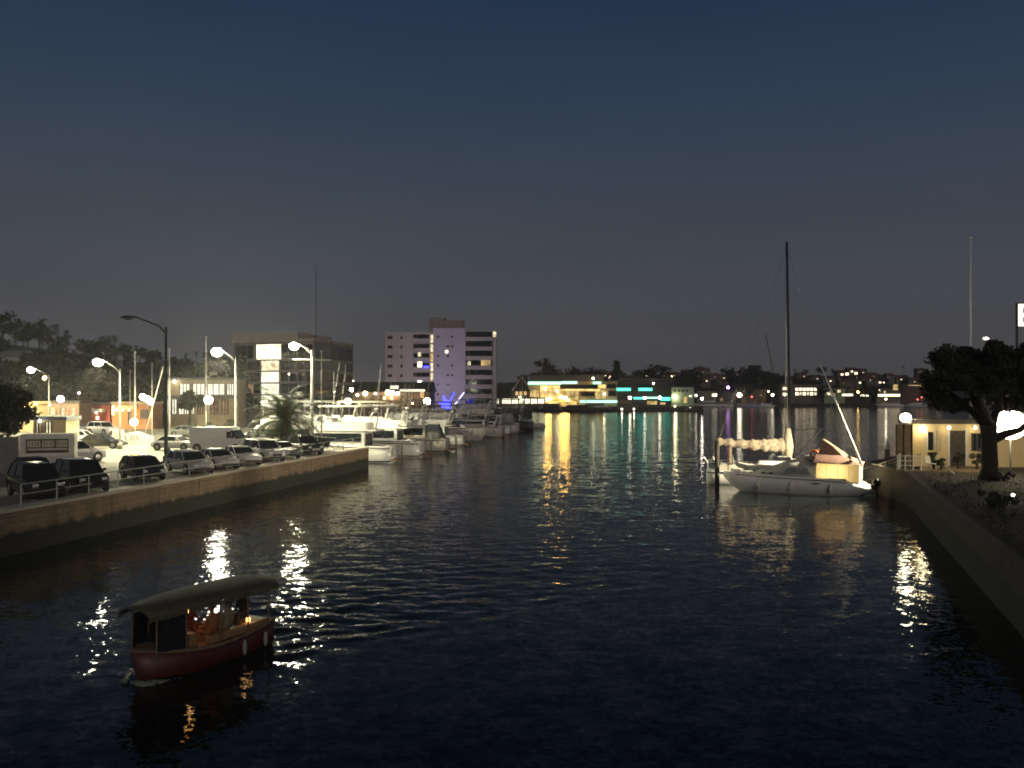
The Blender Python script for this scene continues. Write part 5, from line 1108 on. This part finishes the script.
for p_, q_ in (((897, 61.5), (921, 61.2)), ((897, 61.5), (900, 63.3))):
    A = Vector((xa(*p_), p_[1], LOT)); C_ = Vector((xa(*q_), q_[1], LOT))
    for z_ in (1.05, .7, .38): MB().bar(A+Vector((0,0,z_)), C_+Vector((0,0,z_)), .035).build('rail', M['white'], rg)
    for k in range(4): q2 = A.lerp(C_, k/3); MB().bar(q2, q2+Vector((0,0,1.1)), .05).build('post', M['white'], rg)
ld = thing('deck_landing', 'wooden landing at the bank edge beside the cream house', 'deck', (0, 0, 0))
MB().slab([(xa(896, 61), 61, LOT-.06), (xa(984, 60.8), 60.8, LOT-.06), (xa(984, 64.9), 64.9, LOT-.06), (xa(897, 64.9), 64.9, LOT-.06)], (0,0,.1)).build('boards', M['wood'], ld)
MB().bar((xa(944, 59.5), 59.5, LOT+.5), (xa(955, 58.5), 58.5, LOT-.02), .06).build('ramp_rail', M['offwhite'], ld)
for px, Y, r_, h_, lb in ((934, 62.5, .45, .8, 'dark potted plant left of the cream house door'), (958, 62.8, .5, .75, 'dark plant right in front of the cream house door'), (977, 62.2, .5, .9, 'dark plant beside the tree trunk by the house'), (941, 62.0, .4, .5, 'low dark plant beside the chair of the cream house')):
    leafy('potted_plant', lb, 'plant', (xa(px, Y), Y, LOT+.04), (r_, r_, h_), 700, .09, 9, 'leafdark', px)
ch = thing('patio_chair', 'white patio chair on the landing by the cream house', 'chair', (xa(931, 61.8), 61.8, LOT+.04), R(20))
MB().box(-.24,.24,-.24,.24,.42,.46).build('seat', M['offwhite'], ch); MB().slab([(-.24,.22,.46),(.24,.22,.46),(.24,.34,.95),(-.24,.34,.95)],(0,.03,0)).build('backrest', M['offwhite'], ch)
for sx_ in (-.21,.21):
    for sy_ in (-.21,.21): MB().bar((sx_,sy_,0),(sx_,sy_,.42),.02).build('leg', M['offwhite'], ch)
gl = thing('lamp_glare_globe', 'lamp behind the tree trunk with its glare shaped as a huge white globe', 'lamp', (xa(1010.5, 58), 58, LOT-.05)); zg = za(424, 58)-LOT
MB().lathe([(.16,0),(.14,.2),(.07,.3),(.06,zg-.85)], n=10).build('pole', M['darkmetal'], gl, True); MB().lathe([(.08,zg-.95),(.35,zg-.85),(.4,zg-.8)], n=14).build('collar', M['darkmetal'], gl)
MB().ball((0,0,zg), .98, 24, 16).build('globe', emat('lamp_glare', (1,.86,.55), 28), gl, True)  # sphere sized to the lamp's glare, larger than a real fitting
# large tree
tb = Vector((xa(990, 55.5), 55.5, LOT-.1)); T = thing('large_tree', 'large dark spreading tree with forked trunk on the right bank', 'tree', tb)
tm = MB(); Z = lambda py: za(py, 55.5)-tb.z
X_ = lambda px: xa(px, 55.5)-tb.x
tm.path([(-.1,0,0), (.0,0,.8), (-.05,0,Z(440)), (-.1,0,Z(425))], [.66,.5,.46,.52], 10)
limbs = [[(-.1,0,Z(428)), (-.8,.2,Z(415)), (-2.0,.3,Z(398)), (-3.0,.2,Z(385))], [(-.1,0,Z(426)), (.5,-.1,Z(408)), (.6,.2,Z(385)), (.3,.3,Z(360))], [(.1,0,Z(440)), (X_(1005),-.1,Z(434)), (X_(1018),-.2,Z(430)), (X_(1035),-.1,Z(416)), (X_(1048),.2,Z(395))], [(0,0,Z(430)), (.6,.5,Z(415)), (X_(1010),.9,Z(398)), (X_(1020),1.0,Z(372))], [(-.1,.1,Z(426)), (-.6,.5,Z(405)), (-1.0,1.2,Z(380)), (-1.2,1.5,Z(360))], [(-.1,-.1,Z(424)), (-.9,-.6,Z(408)), (-1.6,-1.5,Z(392))]]
for l_ in limbs: tm.path(l_, [.34-.27*i/(len(l_)-1) for i in range(len(l_))], 7)
tm.build('trunk', M['darkbark'], T, True)
rng = np.random.default_rng(11); parts_ = []
for px, py, dy, r_ in ((945, 378, 0, (1.5,1.5,1.1)), (958, 360, .5, (1.8,1.7,1.1)), (985, 356, 0, (2.2,2,1.05)), (1010, 352, .3, (2.2,2,1.1)), (1030, 372, 0, (2,2,1.4)), (972, 385, -1, (2.2,1.6,1.0)), (1000, 383, -1.2, (2.2,1.5,1.3)), (940, 398, .3, (1.3,1.2,.85)), (958, 405, 1, (1.5,1.4,.7)), (1040, 398, .5, (1.7,1.6,1.1)), (985, 372, 1.8, (2.6,1.5,1.8)), (932, 388, .2, (.7,.8,.6)), (1018, 402, 1.3, (1.5,1.2,.7))):
    n_ = int(900*r_[0]*r_[1]*r_[2]**.5); c = crown_pts(n_, r_, rng, 16, cr=.5)+np.array([X_(px), dy, Z(py)]); parts_.append(leaf_arr(c, .13, rng))
me_ = quad_mesh('crown', np.concatenate(parts_), [M['leafblack']]); co = bpy.data.objects.new('crown', me_); COL.objects.link(co); co.parent = T
# low planting on the bank
for i in range(9):
    u = random.random(); Y = 30+u*30; xe = np.interp(Y, [28.2, 50.6, 60], [16.6, 24.3, 27.6]); x = xe+.9+random.random()*min(9, .32*Y-1)
    r_ = random.uniform(.35, .7); leafy('shrub', 'low scrubby dark bush on the right-hand bank above the sea wall', 'shrub', (x, Y, LOT-.06), (r_*1.3, r_*1.2, r_*.6), 420, .09, 9, 'leafdark', 300+i)['group'] = 'bushes on the bank'
gm_ = MB(); rg_ = np.random.default_rng(9); gq = []
for i in range(2200):
    Y = 26+34*rg_.random(); xe = np.interp(Y, [26, 28.2, 50.6, 60], [15.9, 16.6, 24.3, 27.6])+.35; x = xe+rg_.random()**1.3*14; h_ = .04+.10*rg_.random(); a = rg_.random()*6.28; dx, dy = math.cos(a)*.04, math.sin(a)*.04; l_ = (rg_.random()-.5)*.2
    gq.append([(x-dx, Y-dy, LOT-.06), (x+dx, Y+dy, LOT-.06), (x+dx*.3+l_, Y+dy*.3, LOT-.05+h_), (x-dx*.3+l_, Y-dy*.3, LOT-.05+h_)])
go = bpy.data.objects.new('grass', quad_mesh('grass', np.array(gq), [mat('dry_grass', (.032,.027,.018), .9, vary=.6)])); COL.objects.link(go); tag(go, 'short dry grass tufts over the right-hand bank', kind='stuff')
bl = thing('path_light', 'tiny white path light low in the bushes at the right edge', 'path light', (xa(1013, 44), 44, LOT-.06)); MB().bar((0,0,0),(0,0,.3),.03).build('stake', M['darkmetal'], bl); MB().ball((0,0,.36), .07, 8, 6).build('bulb', E['lamp_small'], bl)
bl = thing('mooring_light', 'tiny white light at the waterline behind the catamaran stern', 'dock light', (xa(882, 67), 67, -.5)); MB().bar((0,0,0),(0,0,1.0),.06).build('stake', M['wood'], bl); MB().ball((0,0,1.08), .08, 8, 6).build('bulb', E['lamp_small'], bl)

# lit sign cut by the right edge of the picture
SY = 75; so = thing('roof_sign', 'lit cream letter sign on dark posts at the right edge', 'sign', (xa(1018, SY), SY, LOT-.05))
MB().box(-.06, 3.2, .05, .25, za(326, SY)-LOT, za(302, SY)-LOT).build('back_board', M['darkwall'], so)
for x_ in (.1, 3.0): MB().bar((x_, .35, 0), (x_, .35, za(302, SY)-LOT), .1).build('post', M['darkmetal'], so)
fc = bpy.data.curves.new('letter', 'FONT'); fc.body = 'B'; fc.size = 2.65; fc.extrude = .04; fc.offset = .05; fc.materials.append(E['sign'])
ft_ = bpy.data.objects.new('letter', fc); COL.objects.link(ft_); bpy.context.view_layer.update()
fm_ = bpy.data.meshes.new_from_object(ft_.evaluated_get(bpy.context.evaluated_depsgraph_get())); bpy.data.objects.remove(ft_); fm_.materials.clear(); fm_.materials.append(E['sign'])
fo = bpy.data.objects.new('letter', fm_); COL.objects.link(fo); fo.parent = so; fo.location = (-.1, 0, za(325, SY)-LOT); fo.rotation_euler = (R(90), 0, 0)
rs = thing('roof_lamp', 'small white lamp showing over the crown of the large tree', 'lamp', (xa(986, 80), 80, LOT)); zz = za(338.5, 80)-LOT
MB().bar((0,0,0), (0,0,zz), .06).build('pole', M['darkmetal'], rs); MB().ball((0,0,zz), (.26,.12,.1), 10, 6).build('bulb', E['lamp_far'], rs, True)

# ---------------------------------------------------------------- electric boat in the foreground
D = thing('electric_boat', 'small maroon electric launch with fringed olive canopy and lit cabin', 'boat', (DUFFY.x, DUFFY.y, 0), DHEAD); D.scale = (.9, .95, .97)
hr = []
for i in range(15):
    t_ = i/14; x_ = -2.5+5.0*t_; b_ = 1.02*(.80+.2*math.sin(min(1, t_*1.6)*math.pi/2)) if t_ < .45 else 1.02*max(.03, (1-((t_-.45)/.55)**2.6)); zt = .60+.40*(t_-.45)**2*2.0; xx = x_-.18*max(0, (t_-.7)/.3)
    hr.append([(x_, -b_, zt), (xx, -b_*.93, .1), (xx, -b_*.6, -.25), (xx, 0, -.32), (xx, b_*.6, -.25), (xx, b_*.93, .1), (x_, b_, zt)])
MB().loft([[p_ for p_ in r] for r in hr], cap=True).build('hull', M['maroon'], D, True)
cap_ = MB()
for sd in (0, 6): cap_.path([(r[sd][0], r[sd][1], r[sd][2]+.02) for r in hr], .055, 6)
cap_.build('gunwale', M['wood'], D, True)
MB().loft([[(x_, -b_, z_), (x_, 0, z_+.07), (x_, b_, z_)] for x_, b_, z_ in [(r[6][0], r[6][1]*.97, r[6][2]+.015) for r in hr[9:]]]).build('foredeck', M['wood'], D)
MB().box(-2.2, .62, -.72, .72, .6, .63).build('cockpit_floor', M['teak'], D)
MB().box(-2.25, -1.75, -.75, .75, .63, .86).box(-1.74, .3, -.8, -.5, .63, .86).box(-1.74, .3, .5, .8, .63, .86).build('bench', M['teak'], D, bevel=.04)
MB().box(.62, .9, -.55, .55, .6, 1.02).build('dashboard', M['teak'], D, bevel=.03)
ps_ = MB(); 
for x_, yb in ((-2.2, .8), (-1.1, .95), (.1, .97), (1.25, .78), (2.08, .5)):
    for sg in (-1, 1): MB().bar((x_, sg*yb, .6), (x_-.02, sg*yb*.95, 1.82), .028).build('post', M['wood'], D)
cn = []
for i in range(17):
    t_ = i/16; x_ = -2.55+5.0*t_; hw_ = 1.06*(1-max(0, (t_-.55)/.45)**2.2*.42)*(1-max(0, (.08-t_)/.08)*.12); zc_ = 2.10-.08*(2*t_-1)**2*(1.3 if t_ > .5 else .5)
    ring = [(x_, hw_*math.sin(a)*1.0, zc_-.20*(1-math.cos(a))/(1-math.cos(1.45))*(.95)) for a in np.linspace(-1.45, 1.45, 11)]
    cn.append(ring+[(p_[0], p_[1]*.985, p_[2]-.03) for p_ in ring[::-1]])
MB().loft(cn).build('canopy', M['olive'], D, True)
for sd in (0, 10):       # fringe
    fr = MB()
    pts = [c_[sd] for c_ in cn]
    for i in range(16):
        for k in range(4):
            a, c_ = Vector(pts[i]).lerp(Vector(pts[i+1]), k/4), Vector(pts[i]).lerp(Vector(pts[i+1]), (k+.8)/4); h_ = .12+.02*(k % 2)
            fr.slab([a, c_, c_-Vector((0,0,h_)), a-Vector((0,0,h_))], (0, .008, 0))
    fr.build('fringe', M['olive'], D)
for sg in (-1, 1):       # smoked side curtains of the forward cabin
    MB().slab([(2.05, sg*.5, .80), (1.27, sg*.77, .72), (1.25, sg*.74, 1.75), (2.03, sg*.48, 1.72)], (0, sg*.012, 0)).build('side_curtain', M['glass'], D)
MB().slab([(1.25, -.74, .72), (1.25, .74, .72), (1.18, .72, 1.8), (1.18, -.72, 1.8)], (.01, 0, 0)).path([(1.26,-.76,.72),(1.19,-.74,1.82),(1.19,.74,1.82),(1.26,.76,.72)], .025).build('windscreen', M['glass'], D)
for x_ in (-1.9, -.85):
    y_ = 1.03 if x_ > -1.5 else .93
    MB().ball((x_, y_, .3), (.07, .07, .24), 8, 6).build('fender', M['greycanvas'], D, True)
ln_ = MB().lathe([(.02, 0), (.06, .02), (.06, .12), (.02, .15)], (-1.45, .62, .87), 10).build('lantern', E['lantern'], D, True)
MB().lathe([(.02, 0), (.07, .02), (.07, .1), (.02, .13)], (.55, .1, 1.5), 10).build('lantern', E['lantern'], D, True)
lamp_light('POINT', 1.6, (1,.5,.2), D, (.45, .1, 1.35), size=.08)
lamp_light('POINT', .8, (1,.55,.25), D, (-1.45, .45, 1.1), size=.08)
def seated(x, y, rz, cloth, label, lean=0, arm=.3):
    """a seated figure grown as one skinned body; hips at the bench top"""
    loc = D.matrix_basis @ Vector((x, y, .86)); me_ = bpy.data.meshes.new('person')
    v = [(0,0,.10), (lean*.4,0,.30), (lean*.8,0,.48), (lean,0,.58), (lean+.02,0,.66), (lean+.04,0,.76), (lean+.03,0,.86)]
    r_ = [.15, .14, .16, .09, .055, .095, .085]; e = [(0,1),(1,2),(2,3),(3,4),(4,5),(5,6)]
    for sg in (-1, 1):
        b_ = len(v); v += [(.06,sg*.10,.08), (.42,sg*.12,.09), (.44,sg*.12,-.18), (.56,sg*.12,-.2)]; r_ += [.095,.07,.05,.045]; e += [(0,b_),(b_,b_+1),(b_+1,b_+2),(b_+2,b_+3)]
        b_ = len(v); v += [(lean*.8,sg*.19,.50), (lean*.6+.05,sg*.24,.27), (lean+arm,sg*.16,.20), (lean+arm+.09,sg*.14,.2)]; r_ += [.065,.05,.038,.042]; e += [(2,b_),(b_,b_+1),(b_+1,b_+2),(b_+2,b_+3)]
    me_.from_pydata(v, e, []); o = bpy.data.objects.new('person', me_); COL.objects.link(o); o.location = loc; o.rotation_euler[2] = DHEAD+rz; o.scale = (.95,)*3
    sk = o.modifiers.new('skin', 'SKIN')
    for i, rr in enumerate(r_): me_.skin_vertices[0].data[i].radius = (rr, rr)
    me_.skin_vertices[0].data[0].use_root = True
    ss = o.modifiers.new('smooth', 'SUBSURF'); ss.levels = 1; ss.render_levels = 2; sk.use_smooth_shade = True
    me_.materials.append(cloth); tag(o, label, 'person', 'people in the electric boat')
    MB().ball((lean+.045, 0, .80), (.093, .078, .115), 12, 10).build('face', M['skin'], o, True)
    MB().ball((lean+.02, 0, .845), (.105, .09, .095), 12, 8).build('hair', M['darkwood'], o, True)
    return o
seated(.1, .64, R(-90), mat('orange_shirt', (.3,.11,.04), .8), 'seated person in orange top at the front of the launch cabin')
seated(-.55, .64, R(-90), mat('pale_shirt', (.22,.18,.13), .8), 'seated person in pale top in the middle of the launch')
seated(-.2, -.64, R(90), mat('red_shirt', (.2,.05,.03), .8), 'seated person in red top on the far bench of the launch')
seated(-1.95, 0, 0, mat('black_coat', (.015,.015,.018), .8), 'person in dark coat seated at the stern of the launch', .05)
foam = thing('bow_wave', 'small white bow wave curling at the launch stem', 'foam', (DUFFY.x, DUFFY.y, 0), DHEAD)
fm = mat('foam', (.2,.24,.18), .6, vary=.4, scale=9); rg2 = np.random.default_rng(2); fb = MB()
for sg in (-1, 1):
    rows_ = []
    for i in range(40):
        t_ = i/39; x_ = 2.32-1.0*t_*(1 if sg > 0 else .8); y_ = sg*(.10+.72*t_**.75); h_ = (.12*(1-t_)**1.3+.004)*(.75+.5*rg2.random()); w_ = .05+.2*(1-t_)*(.8+.4*rg2.random()); j_ = rg2.normal(size=6)*.02
        rows_.append([(x_+j_[0], y_-sg*w_*.5, -.03), (x_+j_[1], y_-sg*w_*.1, h_*.8), (x_+j_[2], y_+sg*w_*.25, h_+j_[4]), (x_+j_[3], y_+sg*w_*.7, h_*.35), (x_, y_+sg*w_*1.3, -.03)])
    fb.loft(rows_)
fb.build('spray', fm, foam, True)
